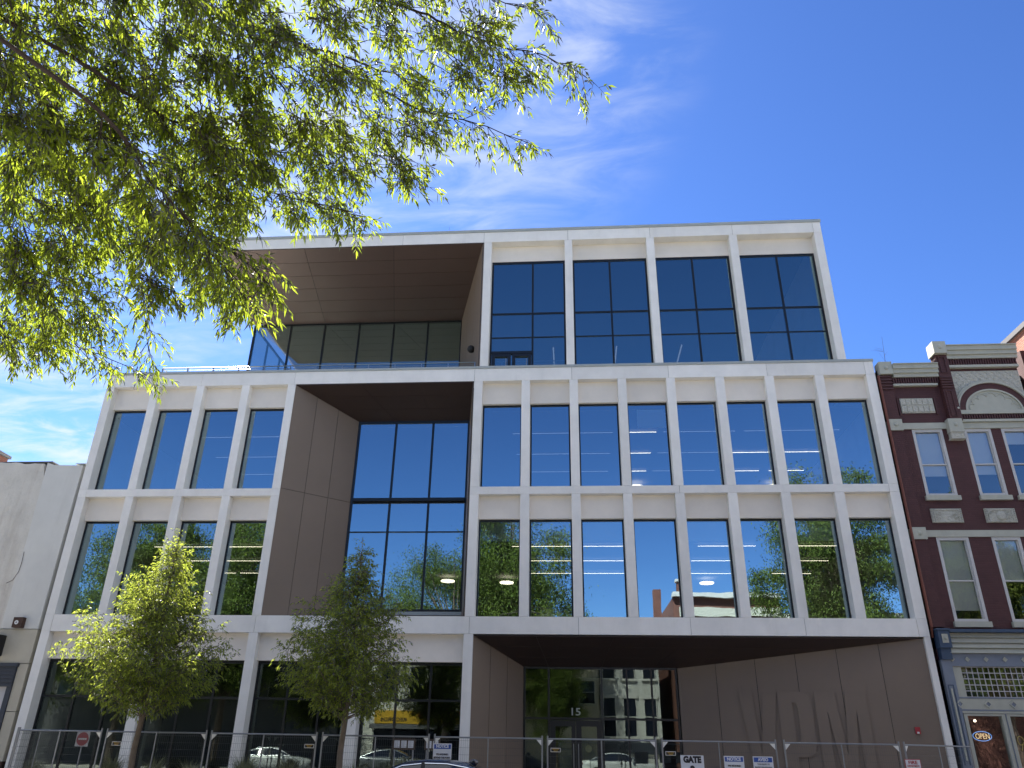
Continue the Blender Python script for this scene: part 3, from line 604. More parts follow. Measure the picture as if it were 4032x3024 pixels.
MB().box(12.89, 13.07, -.24, -.221, 4.70, 4.96).box(12.93, 13.03, -.25, -.24, 4.75, 4.91).obj('bracket_plaque', 'cream', N_); MB().sphere((12.98, -.25, 4.83), .045).obj('boss', 'cream', N_)
nb('shop_pilaster', 'blue_paint', 12.80, 13.10, -.04, .3, 0, 4.22)
nb('pilaster_bar', 'cream', 12.90, 12.95, -.07, -.041, 1.42, 3.39); MB().box(12.84, 12.86, -.055, -.04, 1.3, 3.5).box(12.99, 13.01, -.055, -.04, 1.3, 3.5).box(12.86, 12.99, -.054, -.04, 3.48, 3.5).obj('pilaster_frame', 'blue_dark', N_)
nb('trim_board', 'cream', 13.10, 13.36, .02, .3, 3.16, 4.035)
m = MB(); m.box(13.37, 17.4, .10, .2, 3.16, 4.03); nx, nz = 25, 5
gb = m.obj('glass_block_panel', 'grass', N_)
m = MB()
for i in range(nx + 1): m.box(13.365 + i * .163, 13.38 + i * .163, .055, .1, 3.17, 4.03)
for k in range(nz + 1): m.box(13.36, 17.4, .057, .1, 3.155 + k * .172, 3.175 + k * .172)
m.obj('glass_block_joint', 'panel_white', gb)
m = MB()
for i in range(nx):
    for k in range(nz): m.box(13.39 + i * .163, 13.515 + i * .163, .07, .1, 3.185 + k * .172, 3.315 + k * .172)
m.obj('glass_block', 'glass_sash', gb)
nb('shop_string', 'blue_paint', 13.0, 17.5, -.03, .3, 3.12, 3.158); nb('sign_frieze', 'cream', 13.06, 17.5, -.01, .3, 2.815, 3.118); nb('shop_string', 'blue_paint', 13.05, 17.5, -.03, .3, 2.775, 2.812); nb('shop_string', 'cream', 13.04, 17.5, -.02, .3, 2.71, 2.772)
for x in (13.09, 13.91, 14.64, 15.38, 16.1): diamond(x, 2.965, .12, -.012, 'cream', 'blue_paint')
SW = []
for x0, x1 in ((13.14, 14.33), (14.36, 15.8), (15.83, 17.3)):
    m = MB(); m.box(x0, x0 + .10, .0, .2, .3, 2.70); m.box(x1 - .10, x1, .0, .2, .3, 2.70); m.box(x0 + .1, x1 - .1, .001, .2, 2.64, 2.70); m.box(x0 + .1, x1 - .1, .001, .2, .3, .4); o = m.obj('shop_window', 'cream', N_)
    MB().quad((x0 + .1, .1, .4), (x1 - .1, .1, .4), (x1 - .1, .1, 2.64), (x0 + .1, .1, 2.64)).obj('pane', 'glass_sash', o)
nb('stall_riser', 'blue_dark', 13.11, 17.5, .0, .3, 0, .298); nb('shop_mullion', 'blue_paint', 14.335, 14.355, -.02, .2, .3, 2.7)
box('interior_wall', 'bark', 13.1, 18, 2.6, 2.7, 0, 4.9, N_)
MB().tube([(12.735, -.02, 5.2), (12.735, -.02, 14.0)], .045, 8).tube([(12.735, -.02, 5.2), (12.75, .1, 4.9)], .045, 8).obj('downpipe', 'copper', N_)
for x, z in ((13.56, 2.51), (13.79, 2.51)): MB().sphere((x, .8, z + .02), .04).obj('spotlight', 'lamp', N_)
MB().tube([(13.50, .85, 2.60), (13.86, .85, 2.60)], .015).tube([(13.67, .85, 2.6), (13.67, .85, 3.0)], .012).obj('light_track', 'black', N_)
ns = thing('neon_sign', 'small neon OPEN sign with blue oval ring hanging inside the shop window', 'sign', (13.68, .3, 2.09))
m = MB(); text(m, 'OPEN', (0, 0, 0), .40, .15, bold=-.005, ext=.006); m.obj('lettering', 'neon', ns)
MB().tube([(.27 * math.cos(t * math.pi / 12), .02, .13 * math.sin(t * math.pi / 12)) for t in range(25)], .011, 5).obj('ring', 'neon_blue', ns)
m = MB(); m.tube([(14.62 + .10 * math.cos(t) * (1 - t / 14), .06, 1.98 + .12 * math.sin(t)) for t in [k * .5 for k in range(12)]], .010, 4); m.tube([(14.60, .06, 1.72), (14.70, .06, 1.95), (14.78, .06, 1.74)], .01, 4); m.obj('window_script', 'gold', N_)

# tall brick house beyond, stucco building left
E_ = thing('tall_brick_building', 'sunlit orange brick side wall of a taller building at the right edge', 'building')
box('wall', 'red_brick', 18.22, 30, -.3, 14, 0, 15.76, E_); box('coping', 'slate', 18.12, 30.1, -.4, 14.1, 15.762, 15.95, E_)
for x in (20, 23, 26):
    f = box('window', 'white_trim', x, x + 1.1, -.36, -.3, 10.5, 12.6, E_); box('pane', 'car_glass', x + .1, x + 1.0, -.37, -.355, 10.6, 12.5, f)
L_ = thing('stucco_building', 'weathered pale stucco building with stained wall and dark blue shop frame, left of the office', 'building')
nonlin = MB()
def stucco_top(x): return 10.97 + .03 * math.sin(x * 3.1) + .02 * math.sin(x * 9)
xs = [-24 + i * .19 for i in range(32)]
pts = [(-24, .0, 4.96)] + [(-18.12, 0, 4.96), (-18.10, 0, 8), (-18.16, 0, 10.4)] + [(x, 0, stucco_top(x)) for x in reversed(xs) if x < -18.15]
MB().prism(pts, (0, .5, 0)).obj('rough_wall', 'stucco', L_)
MB().prism([(-18.118, -.03, 4.965), (-16.77, -.03, 4.965), (-16.74, -.03, 10.85), (-17.3, -.03, 10.86), (-17.85, -.03, 10.87), (-18.155, -.03, 10.97), (-18.098, -.03, 8)], (0, .5, 0)).obj('smooth_pilaster', 'stucco_smooth', L_)
box('parapet_cap', 'slate', -24, -18.0, .02, .6, 11.0, 11.04, L_); box('flashing', 'coping', -17.05, -16.66, .0, .5, 10.90, 10.94, L_)
MB().tube([(-18.05, -.045, 7.6), (-18.02, -.05, 7.2), (-18.04, -.045, 6.9), (-18.2, -.01, 6.6), (-18.4, -.01, 6.5)], .008, 4).obj('loose_cable', 'rust', L_)
box('side_wall', 'stucco_smooth', -16.95, -16.76, .48, 14, 0, 10.8, L_); box('rear_body', 'stucco_smooth', -24, -16.95, .51, 14, 0, 10.75, L_)
for z0, z1 in ((.90, 2.35), (2.37, 3.84), (3.86, 4.945)):
    x0 = -17.10 if z1 < 4 else -18.6
    box('stone_facing', 'stone_cream', x0, -16.76, -.02, .5, z0, z1, L_)
box('plinth', 'rust', -24, -16.76, -.04, .5, 0, .89, L_)
box('wall_fill', 'stucco_smooth', -24, -18.6, 0, .5, 3.86, 4.955, L_)
m = MB(); m.box(-24, -17.11, -.10, .4, 3.12, 3.20); m.box(-24, -17.11, -.07, .4, 3.20, 3.74); m.box(-24, -17.06, -.14, .4, 3.74, 3.845)
for k in range(4): m.box(-24, -17.12, -.10, -.06, 3.25 + k * .12, 3.31 + k * .12)
m.obj('shop_fascia', 'dark_blue', L_); box('shop_frame', 'dark_blue', -17.28, -17.11, -.06, .4, .9, 3.12, L_); box('shop_panel', 'panel_white', -24, -17.28, .05, .4, .9, 3.12, L_)
ab = thing('alarm_box', 'rusty square alarm box with white disc on the stucco wall', 'alarm box', (-17.44, -.06, 5.15))
box('housing', 'rust', -.17, .17, -.14, .03, -.17, .17, ab); MB().tube([(-.03, -.15, 0), (-.03, -.142, 0)], .07, 14).obj('dial', 'plate_white', ab); MB().sphere((-.03, -.155, 0), .022).obj('button', 'rust', ab)
sb = thing('wall_speaker', 'black box mounted high on the stucco wall at the left edge', 'wall box', (-18.1, -.1, 4.4)); box('housing', 'black', -.30, .30, -.3, .08, -.33, .33, sb); box('bracket', 'black', -.05, .05, .08, .12, -.1, .1, sb)
K_ = thing('rear_brick_house', 'dark brick party wall with stone cap rising behind the stucco building', 'building')
box('wall', 'dark_brick', -28, -22.35, .9, 3.1, 0, 12.3, K_); MB().prism([(-22.25, .8, 12.30), (-22.25, 3.15, 12.28), (-22.25, 3.15, 12.40), (-22.25, .8, 12.48)], (-5.8, 0, 0)).obj('coping', 'slate', K_)
box('lower_wall', 'dark_brick', -28, -22.36, 3.1, 12, 0, 11.95, K_); box('coping', 'slate', -28, -22.25, 3.16, 12, 11.96, 12.1, K_)
sp = MB(); base = Vector((14.45, 3, 14.15)); sp.tube([base, base + Vector((-.03, 0, 1.4)), base + Vector((.02, 0, 2.2)), base + Vector((.08, 0, 3.1))], [.014, .011, .008, .004], 5)
for k in range(14):
    h = rnd.uniform(1.7, 2.9); a = rnd.uniform(0, 6.28); l = rnd.uniform(.2, .45); sp.tube([base + Vector((0, 0, h)), base + Vector((math.cos(a) * l, math.sin(a) * l, h + l * .5))], [.004, .002], 4)
st_ = thing('bare_sapling', 'thin leafless sapling growing on the roof of the maroon building', 'sapling'); sp.obj('trunk', 'bark_young', st_)
# ------------------------------------------------------------------ foliage
def leaf_mesh(name, P, D, Ln, Wd, material, parent, seed=0, fold=.25, curl=.18):
    """one mesh of lance shaped leaves: P bases, D unit directions, folded along the midrib, tip bent down"""
    rs = np.random.RandomState(seed); n = len(P); P = np.asarray(P, float); D = np.asarray(D, float)
    D /= np.linalg.norm(D, axis=1)[:, None] + 1e-9
    r = rs.normal(size=(n, 3)); r[:, 2] *= .6; S_ = np.cross(D, r); S_ /= np.linalg.norm(S_, axis=1)[:, None] + 1e-9
    Nn = np.cross(S_, D); Ln = np.asarray(Ln)[:, None]; Wd = np.asarray(Wd)[:, None]
    a = P; dn = np.array([0, 0, -1.0])
    l = P + D * Ln * .42 + S_ * Wd * .5 + Nn * Wd * fold; rr = P + D * Ln * .42 - S_ * Wd * .5 + Nn * Wd * fold; t = P + D * Ln + dn * Ln * curl
    m = P + D * Ln * .45
    V = np.stack([a, l, m, rr, t], 1).reshape(-1, 3)
    me = bpy.data.meshes.new(name); me.vertices.add(5 * n); me.vertices.foreach_set('co', V.ravel())
    o = (np.arange(n) * 5)[:, None]
    F = np.concatenate([o + np.array([[0, 1, 4, 2]]), o + np.array([[0, 2, 4, 3]])], 1).reshape(-1, 4)
    F = F.reshape(-1); nf = 2 * n
    me.loops.add(4 * nf); me.loops.foreach_set('vertex_index', F.astype(np.int32)); me.polygons.add(nf)
    me.polygons.foreach_set('loop_start', (np.arange(nf) * 4).astype(np.int32)); me.polygons.foreach_set('loop_total', np.full(nf, 4, np.int32))
    me.update(calc_edges=True); me.validate()
    at = me.attributes.new('tint', 'FLOAT', 'FACE'); at.data.foreach_set('value', np.repeat(rs.random(n) ** 1.2, 2).astype(np.float32))
    me.materials.append(MAT[material]); ob = bpy.data.objects.new(name, me); COL.objects.link(ob); ob.parent = parent
    return ob
class Spray:
    """collects leaves and twigs of one crown"""
    def __init__(s, seed): s.r = random.Random(seed); s.P = []; s.D = []; s.L = []; s.W = []; s.tw = MB(); s.seed = seed
    def rv(s, z=1.0): return Vector((s.r.gauss(0, 1), s.r.gauss(0, 1), s.r.gauss(0, 1) * z)).normalized()
    def twig(s, p, d, ln, ll, lw, step, tube=True, droop=.5):
        p = Vector(p); d = Vector(d).normalized(); n = max(3, int(ln / step)); pts = [p.copy()]; sd = 1
        for i in range(n):
            d = (d + Vector((0, 0, -droop * step * 4)) + s.rv() * .10).normalized(); p = p + d * step; pts.append(p.copy())
            if i < 1: continue
            side = d.cross(s.rv()).normalized() * 1.0
            ld = (d * .75 + side * .9 + Vector((0, 0, -.45))).normalized(); q = s.r.uniform(.7, 1.15)
            s.P.append(p[:]); s.D.append(ld[:]); s.L.append(ll * q); s.W.append(lw * s.r.uniform(.8, 1.15))
        s.P.append(p[:]); s.D.append((d + Vector((0, 0, -.2)))[:]); s.L.append(ll); s.W.append(lw)
        if tube: s.tw.tube([pts[0], pts[len(pts) // 2], pts[-1]], [.0025, .002, .001], 3, cap=False)
        return pts
    def stem(s, p, d, ln, ll=.092, lw=.023, gap=.075, tl=.26, rad=.005):
        p = Vector(p); d = Vector(d).normalized(); n = max(3, int(ln / gap)); pts = [p.copy()]
        for i in range(n):
            d = (d + Vector((0, 0, -.05)) + s.rv() * .12).normalized(); p = p + d * gap; pts.append(p.copy())
            td = (d * .7 + s.rv(.7) * .8 + Vector((0, 0, -.25))).normalized(); s.twig(p, td, tl * s.r.uniform(.5, 1.1) * (1.1 - .5 * i / n), ll, lw, ll * .26)
        s.twig(p, d, tl, ll, lw, ll * .26)
        s.tw.tube(pts[::2] if len(pts) % 2 else pts[::2] + [pts[-1]], [rad * (1 - .75 * k / max(1, (len(pts) // 2))) for k in range(len(pts[::2]) + (0 if len(pts) % 2 else 1))], 4, cap=False)
    def limb(s, pts, r0, r1, mb):
        P = [Vector(q) for q in pts]; out = []
        for i in range(len(P) - 1):
            for k in range(3): out.append(P[i].lerp(P[i + 1], k / 3) + s.rv() * .012)
        out.append(P[-1]); n = len(out); mb.tube(out, [r0 + (r1 - r0) * i / (n - 1) for i in range(n)], 7)
        return out
# big street tree whose crown hangs over the camera
ST = thing('street_tree', 'large willow leaved street tree whose backlit branches hang over the top left of the view', 'tree', (0, 0, 0))
sp = Spray(11); wood = MB()
LIMBS = {
 'a': ([(-2.27, -20.77, 8.44), (-1.87, -20.52, 8.34), (-1.67, -20.5, 8.3), (-1.3, -20.34, 8.23), (-0.89, -20.23, 8.17), (-0.48, -20.1, 8.08), (-0.11, -20.01, 7.99)], .036),
 'b': ([(-1.25, -20.44, 8.12), (-0.88, -20.21, 8.0), (-0.5, -20.02, 7.89), (-0.14, -19.86, 7.76), (0.14, -19.8, 7.7), (0.47, -19.75, 7.64), (0.96, -19.62, 7.49)], .022),
 'c': ([(-1.71, -20.77, 8.97), (-1.15, -20.64, 8.96), (-0.49, -20.37, 8.82), (-0.22, -20.35, 8.73), (0.02, -20.32, 8.62), (0.27, -20.25, 8.47), (0.47, -20.25, 8.35), (0.89, -20.19, 8.2), (1.28, -20.19, 8.07), (1.64, -20.12, 7.86)], .026),
 'd': ([(-1.86, -20.53, 8.33), (-1.9, -20.52, 8.09), (-1.88, -20.35, 7.75), (-1.79, -20.33, 7.55), (-1.65, -20.22, 7.31)], .016),
 'e': ([(-2.74, -21.51, 6.85), (-2.54, -21.2, 6.84), (-2.35, -20.92, 6.83), (-2.23, -20.74, 6.84), (-2.15, -20.62, 6.88), (-2.03, -20.47, 6.92), (-1.91, -20.33, 6.96), (-1.61, -20.12, 7.02), (-1.24, -19.91, 7.09), (-0.9, -19.71, 7.13)], .024),
 'f': ([(-2.17, -20.59, 6.9), (-2.02, -20.37, 6.83), (-1.8, -20.05, 6.69), (-1.5, -19.83, 6.68), (-1.13, -19.63, 6.71), (-0.83, -19.45, 6.7)], .012),
 'g': ([(-2.2, -21.82, 6.01), (-2.08, -21.61, 5.93), (-1.97, -21.41, 5.84), (-1.93, -21.24, 5.72), (-1.82, -21.05, 5.63), (-1.75, -20.93, 5.57), (-1.63, -20.75, 5.47), (-1.6, -20.64, 5.38), (-1.47, -20.47, 5.27), (-1.41, -20.34, 5.16)], .024),
 'h': ([(-1.67, -20.69, 5.52), (-1.45, -20.59, 5.43), (-1.23, -20.46, 5.29)], .010),
 'i': ([(-3.51, -21.79, 7.18), (-3.47, -21.51, 7.18), (-3.44, -21.13, 7.07), (-3.41, -20.8, 6.98), (-3.47, -20.47, 6.78), (-3.47, -20.16, 6.63), (-3.4, -19.8, 6.49), (-3.31, -19.45, 6.33), (-3.21, -19.06, 6.11), (-3.26, -18.66, 5.63)], .022),
 'j': ([(-4.99, -19.85, 6.34), (-4.71, -19.31, 6.14), (-4.64, -19.1, 6.08), (-4.54, -18.82, 5.96), (-4.46, -18.61, 5.88), (-4.3, -18.32, 5.77), (-4.18, -18.14, 5.78), (-3.85, -17.78, 5.72)], .022),
 'k': ([(-3.55, -20.07, 6.71), (-3.26, -19.69, 6.69), (-3.01, -19.36, 6.63), (-2.76, -18.88, 6.33), (-2.45, -18.54, 6.23)], .012),
 'l': ([(-3.48, -21.09, 7.12), (-3.8, -20.7, 6.85), (-4.06, -20.27, 6.55), (-4.14, -19.73, 6.27), (-4.05, -19.15, 6.08), (-3.87, -18.58, 5.93)], .016),
 'm': ([(-1.79, -20.64, 8.18), (-1.47, -20.11, 7.81), (-1.22, -19.85, 7.59), (-0.85, -19.7, 7.52), (-0.37, -19.49, 7.39)], .014),
 'n': ([(-4.5, -19.66, 5.65), (-4.5, -19.32, 5.52)], .010),
 'o': ([(-1.07, -20.66, 9.14), (-0.31, -20.46, 9.12), (0.38, -20.31, 9.05), (0.83, -20.19, 8.91), (1.13, -20.16, 8.81)], .012)}
hub = Vector((-6.4, -24.6, 5.2))
wood.tube([(-6.6, -24.9, -.1), (-6.55, -24.85, .6), (-6.5, -24.7, 2.4), hub, (-6.6, -25.0, 8), (-6.9, -25.6, 11.5), (-7.0, -25.9, 14)], [.34, .26, .23, .2, .14, .08, .02], 12)
for k, (pl, r0) in LIMBS.items():
    r0 *= .75; out = sp.limb(pl, r0, .004, wood); n = len(out)
    if k in 'aegijnco':
        p0 = Vector(pl[0]); d0 = (Vector(pl[0]) - Vector(pl[1])).normalized(); mid = p0 + d0 * .8 + Vector((-.3, -.3, -.1)); wood.tube([p0, mid, mid.lerp(hub, .55) + Vector((0, 0, .35)), hub + Vector((0, 0, .1))], [r0, r0 * 1.1, r0 * 1.35, r0 * 1.9], 7)
    for i in range(2, n):
        t = i / n; tan = (out[i] - out[i - 1]).normalized()
        for q in range(2 if sp.r.random() < .8 else 1):
            d = (tan * .9 + sp.rv(.7) * .8 + Vector((0, 0, -.35))).normalized()
            sp.stem(out[i], d, sp.r.uniform(.18, .42) * (1.15 - .55 * t), tl=.2)
    sp.stem(out[-1], tan, .22, tl=.14)
CL = [(-3.03,-22.07,7.08,0.28),(-3.38,-21.78,7.57,0.31),(-2.43,-22.11,6.99,0.27),(-2.62,-21.89,7.26,0.28),(-2.79,-21.19,8.17,0.32),(-2.21,-21.79,7.26,0.28),(-2.04,-21.31,7.94,0.3),(-1.7,-21.76,7.33,0.27),(-1.52,-21.4,7.73,0.29),(-1.52,-21.2,7.99,0.3),(-1.04,-20.87,8.52,0.31),(-0.55,-20.6,8.68,0.32),(-0.01,-20.55,8.94,0.32),(-2.96,-21.81,6.9,0.28),(-3.45,-21.47,7.34,0.31),(-2.89,-21.53,7.2,0.29),(-3.01,-21.31,7.46,0.3),(-2.95,-20.79,8.0,0.33),(-2.82,-21.1,7.66,0.31),(-2.53,-20.65,8.25,0.33),(-2.46,-20.91,7.86,0.31),(-1.9,-21.0,7.9,0.3),(-1.98,-20.68,8.3,0.32),(-1.53,-20.62,8.33,0.32),(-1.2,-21.05,7.59,0.29),(-0.64,-21.31,7.43,0.27),(-0.4,-20.37,8.35,0.31),(0.09,-19.98,8.76,0.33),(0.64,-20.74,7.9,0.29),(-2.96,-21.81,6.38,0.27),(-3.55,-21.3,7.07,0.31),(-3.52,-20.8,7.4,0.32),(-3.52,-20.82,7.5,0.32),(-2.77,-21.0,7.22,0.3),(-2.82,-20.93,7.22,0.3),(-2.44,-20.88,7.3,0.3),(-2.25,-21.14,6.94,0.28),(-2.01,-20.79,7.54,0.3),(-1.93,-20.91,7.41,0.29),(-1.66,-20.56,7.77,0.31),(-1.71,-20.48,7.7,0.31),(-1.01,-20.64,7.47,0.29),(-0.54,-20.96,7.11,0.27),(-0.24,-19.76,8.46,0.33),(0.41,-20.14,8.02,0.31),(0.89,-20.4,7.64,0.29),(-3.31,-21.28,6.37,0.29),(-3.0,-21.55,6.09,0.27),(-3.05,-21.13,6.49,0.29),(-2.98,-21.24,6.46,0.28),(-3.11,-20.62,7.1,0.31),(-2.68,-20.96,6.72,0.29),(-2.84,-20.28,7.43,0.32),(-2.56,-20.45,7.22,0.31),(-1.93,-20.81,6.81,0.28),(-1.82,-20.78,6.76,0.28),(-1.52,-20.69,6.83,0.28),(-1.72,-20.18,7.46,0.31),(-1.09,-20.64,6.86,0.28),(-0.78,-20.42,7.15,0.29),(-0.45,-20.09,7.33,0.29),(0.02,-20.35,7.05,0.28),(-3.87,-20.43,6.77,0.32),(-3.94,-20.38,6.86,0.33),(-3.43,-20.39,6.73,0.32),(-3.27,-20.71,6.51,0.3),(-2.68,-20.85,6.3,0.28),(-2.63,-20.79,6.46,0.29),(-2.84,-19.84,7.12,0.33),(-2.79,-19.87,7.18,0.32),(-1.7,-20.81,6.37,0.27),(-1.93,-20.44,6.64,0.29),(-1.57,-20.14,6.87,0.29),(-1.64,-20.24,6.73,0.29),(-1.2,-19.97,7.06,0.3),(-0.72,-20.19,6.74,0.28),(-0.19,-20.1,6.76,0.28),(-4.75,-19.46,7.19,0.37),(-4.49,-19.73,6.95,0.35),(-3.73,-20.08,6.51,0.32),(-3.92,-19.8,6.68,0.34),(-3.08,-20.41,6.3,0.3),(-3.26,-20.12,6.35,0.31),(-3.05,-19.78,6.73,0.32),(-2.54,-20.43,6.22,0.29),(-2.45,-19.86,6.67,0.31),(-2.12,-20.46,6.22,0.28),(-1.95,-19.81,6.68,0.3),(-1.69,-20.45,6.16,0.27),(-1.46,-19.58,6.85,0.31),(-1.18,-19.21,7.13,0.32),(-4.19,-19.83,6.16,0.33),(-4.23,-19.76,6.27,0.34),(-3.68,-19.84,6.13,0.32),(-3.44,-20.16,5.95,0.31),(-4.08,-18.57,7.15,0.38),(-4.12,-18.57,7.19,0.38),(-2.68,-19.96,5.99,0.3),(-2.74,-19.65,6.21,0.31),(-2.37,-19.51,6.35,0.31),(-1.94,-20.31,5.88,0.27),(-3.87,-20.07,5.68,0.31),(-3.62,-19.96,5.57,0.31),(-3.42,-19.62,5.79,0.32),(-2.34,-20.19,5.42,0.28),(-2.5,-19.06,6.19,0.32),(-2.33,-19.03,6.16,0.32),(-4.88,-18.84,5.87,0.37),(-3.99,-19.33,5.6,0.33),(-3.88,-19.01,5.86,0.34),(-4.89,-18.66,5.7,0.37),(-4.28,-18.94,5.6,0.35)]
for (x, y, z, r) in CL:
    c = Vector((x, y, z))
    away = (c - hub); away.z *= .3; away.normalize()
    for q in range(13):
        p = c + sp.rv() * r * .8 * sp.r.uniform(.1, .95)
        d = (away * .8 + sp.rv(.6) * .8 + Vector((0, 0, -.35))).normalized(); sp.stem(p - d * .15, d, sp.r.uniform(.2, .42), tl=.2)
print('near leaves', len(sp.P))
leaf_mesh('crown', sp.P, sp.D, sp.L, sp.W, 'leaf', ST, 1)
wood.add(sp.tw.v, sp.tw.f); wood.obj('trunk', 'bark_dark', ST)
# the part of the crown above and behind the camera
def clumps(seed, n, c, rad, per, cr, low=-.9, hollow=.35, taper=0.0):
    rs = np.random.RandomState(seed); P = []; cen = []
    while len(cen) < n:
        v = rs.normal(size=3); v /= np.linalg.norm(v); k = rs.uniform(hollow, 1) ** .7
        q = v * k
        if q[2] < low: continue
        wq = 1 - taper * (q[2] * .5 + .5)
        cen.append((c[0] + q[0] * rad[0] * wq * rs.uniform(.8, 1.12), c[1] + q[1] * rad[1] * wq * rs.uniform(.8, 1.12), c[2] + q[2] * rad[2]))
    for q in cen:
        m = int(per * rs.uniform(.6, 1.4)); s_ = cr * rs.uniform(.6, 1.3)
        P.append(np.array(q) + rs.normal(size=(m, 3)) * s_ * np.array([.5, .5, .36]))
    P = np.concatenate(P); D = rs.normal(size=P.shape); D[:, 2] -= .9
    return P, D, cen, rs
P, D, cen, rs = clumps(5, 150, (-8.2, -27.6, 10.5), (5.2, 3.6, 4.6), 380, 1.1)
k = (P[:, 1] < -25.0) | (P[:, 0] < -9.5); P, D = P[k], D[k]
leaf_mesh('upper_crown', P, D, rs.uniform(.12, .19, len(P)), rs.uniform(.04, .06, len(P)), 'leaf_far', ST, 6)
m = MB()
for q in cen[::3]:
    q = Vector(q); m.tube([hub + Vector((-.2, -.4, 2)), hub.lerp(q, .5) + Vector((0, 0, 1)), q], [.07, .045, .012], 5)
m.obj('limbs', 'bark', ST)

# two young street trees in front of the facade
def young(label, X, top, prof, seed, n):
    t = thing('young_tree', label, 'tree', (X, -6.5, 0), 0, 'young street trees in front of the office')
    s = Spray(seed); r = s.r; tr = MB(); sc_ = .86
    tp = [(0, 0, -.02), (.02, 0, .6), (-.03, .02, 1.4), (.02, 0, 2.1), (.04, .02, 3.2), (.0, 0, 4.4), (.02, .0, top - .5), (0, 0, top)]
    tr.tube(tp, [.095, .075, .068, .062, .045, .03, .014, .004], 9); tr.sphere((.01, 0, 2.1), .075, 8, 5)
    for i in range(n):
        u = r.random() ** 1.1; z0 = 2.05 + (top - 2.5) * u; a = r.uniform(0, 2 * math.pi)
        zz = z0 + .5
        rad = sc_ * prof(min(zz, top)) * r.uniform(.6, 1.15)
        if math.cos(a) < 0: rad *= 1.08
        e = Vector((math.cos(a) * rad, math.sin(a) * rad, z0 + r.uniform(.30, .60) * rad + .1)); b = Vector((0, 0, z0)); mid = b.lerp(e, .5) + Vector((0, 0, -.05 * rad)) + s.rv() * .05
        tr.tube([b, mid, e], [.013 * (1 - u * .5), .007, .002], 5)
        L = (e - b).length; k = int(L / .10)
        for j in range(1, k + 1):
            f = j / k; p = (b.lerp(mid, f * 2) if f < .5 else mid.lerp(e, f * 2 - 1)); ax = (e - b).normalized()
            if f < .22: continue
            for q in range(2):
                d = (ax * .5 + s.rv(.7) + Vector((0, 0, .1))).normalized(); s.twig(p, d, r.uniform(.18, .42), .095, .027, .032, tube=r.random() < .15, droop=.4)
    for i in range(26):
        z = top - .05 - i * .045; s.twig((0, 0, z), s.rv(.5) + Vector((0, 0, .7)), .22, .07, .019, .03, tube=False)
    leaf_mesh('crown', s.P, s.D, s.L, s.W, 'leaf_young', t, seed); tr.add(s.tw.v, s.tw.f); tr.obj('trunk', 'bark_young', t)
    print('young', len(s.P)); return t
def prof1(z): return np.interp(z, [2.0, 2.5, 3.1, 3.9, 4.5, 5.0, 5.5, 6.1, 6.6], [.9, 1.8, 2.15, 1.65, 1.25, .95, .68, .36, .08])
def prof2(z): return np.interp(z, [2.0, 2.8, 3.5, 4.2, 4.6, 5.0, 5.4, 5.9, 6.4], [1.0, 1.65, 1.7, 1.55, 1.25, .88, .6, .3, .08])
young('young street tree with its sunlit yellow green crown, the left one of the pair', -8.97, 6.62, prof1, 21, 250)
young('young street tree with dark green shaded crown, the right one of the pair', -3.97, 6.42, prof2, 22, 225)

# a branch of another street tree reaching in from the right
t = thing('street_tree', 'leafy branch tip of a street tree reaching in before the maroon house', 'tree', (16.2, -6.6, 0))
s = Spray(31); tr = MB(); tr.tube([(0, 0, 0), (.05, 0, 2.5), (0, 0, 6), (.1, 0, 9)], [.14, .12, .08, .02], 9)
for e in ((-3.0, .1, 7.75), (-2.6, -1.2, 6.2), (-2.2, 1.0, 8.6), (2.5, 0, 7.5), (0, -2.6, 7), (1, 2.4, 8)):
    e = Vector(e); b = Vector((0, 0, e.z - 2.4)); tr.tube([b, b.lerp(e, .5) + Vector((0, 0, -.2)), e], [.05, .03, .006], 6)
    for j in range(4, 14):
        p = b.lerp(e, j / 13)
        if e.x < -2 and p.x < -2.55 and e.z != 7.75: continue
        for q in range(2): s.stem(p, ((e - b).normalized() * .6 + s.rv(.6) * .7), .32, ll=.10, lw=.02, gap=.1)
leaf_mesh('crown', s.P, s.D, s.L, s.W, 'leaf_young', t, 31); tr.add(s.tw.v, s.tw.f); tr.obj('trunk', 'bark', t)

# trees across the street, seen only mirrored in the windows
def far_tree(seed, h, rx, nc=150, per=460):
    t = thing('street_tree', '', 'tree', (0, 0, 0), 0, 'leafy trees across the street mirrored in the windows')
    P, D, cen, rs = clumps(seed, nc, (0, 0, h * .60), (rx, rx * .85, h * .40), per, 1.15, hollow=.12, taper=.25)
    leaf_mesh('crown', P, D, rs.uniform(.14, .22, len(P)), rs.uniform(.06, .09, len(P)), 'leaf_far', t, seed)
    m = MB(); m.tube([(0, 0, 0), (.1, 0, h * .2), (0, .1, h * .5), (0, 0, h * .85)], [.28, .22, .14, .03], 9)
    for q in cen[::2]: m.tube([(0, 0, h * rs.uniform(.18, .45)), Vector(q).lerp(Vector((0, 0, q[2])), .5) + Vector((0, 0, -.4)), q], [.08, .05, .01], 5)
    m.obj('trunk', 'bark', t); return t
protos = [far_tree(41, 18.8, 6.4, 240), far_tree(42, 21.0, 6.2, 190), far_tree(43, 13.5, 4.8, 120)]
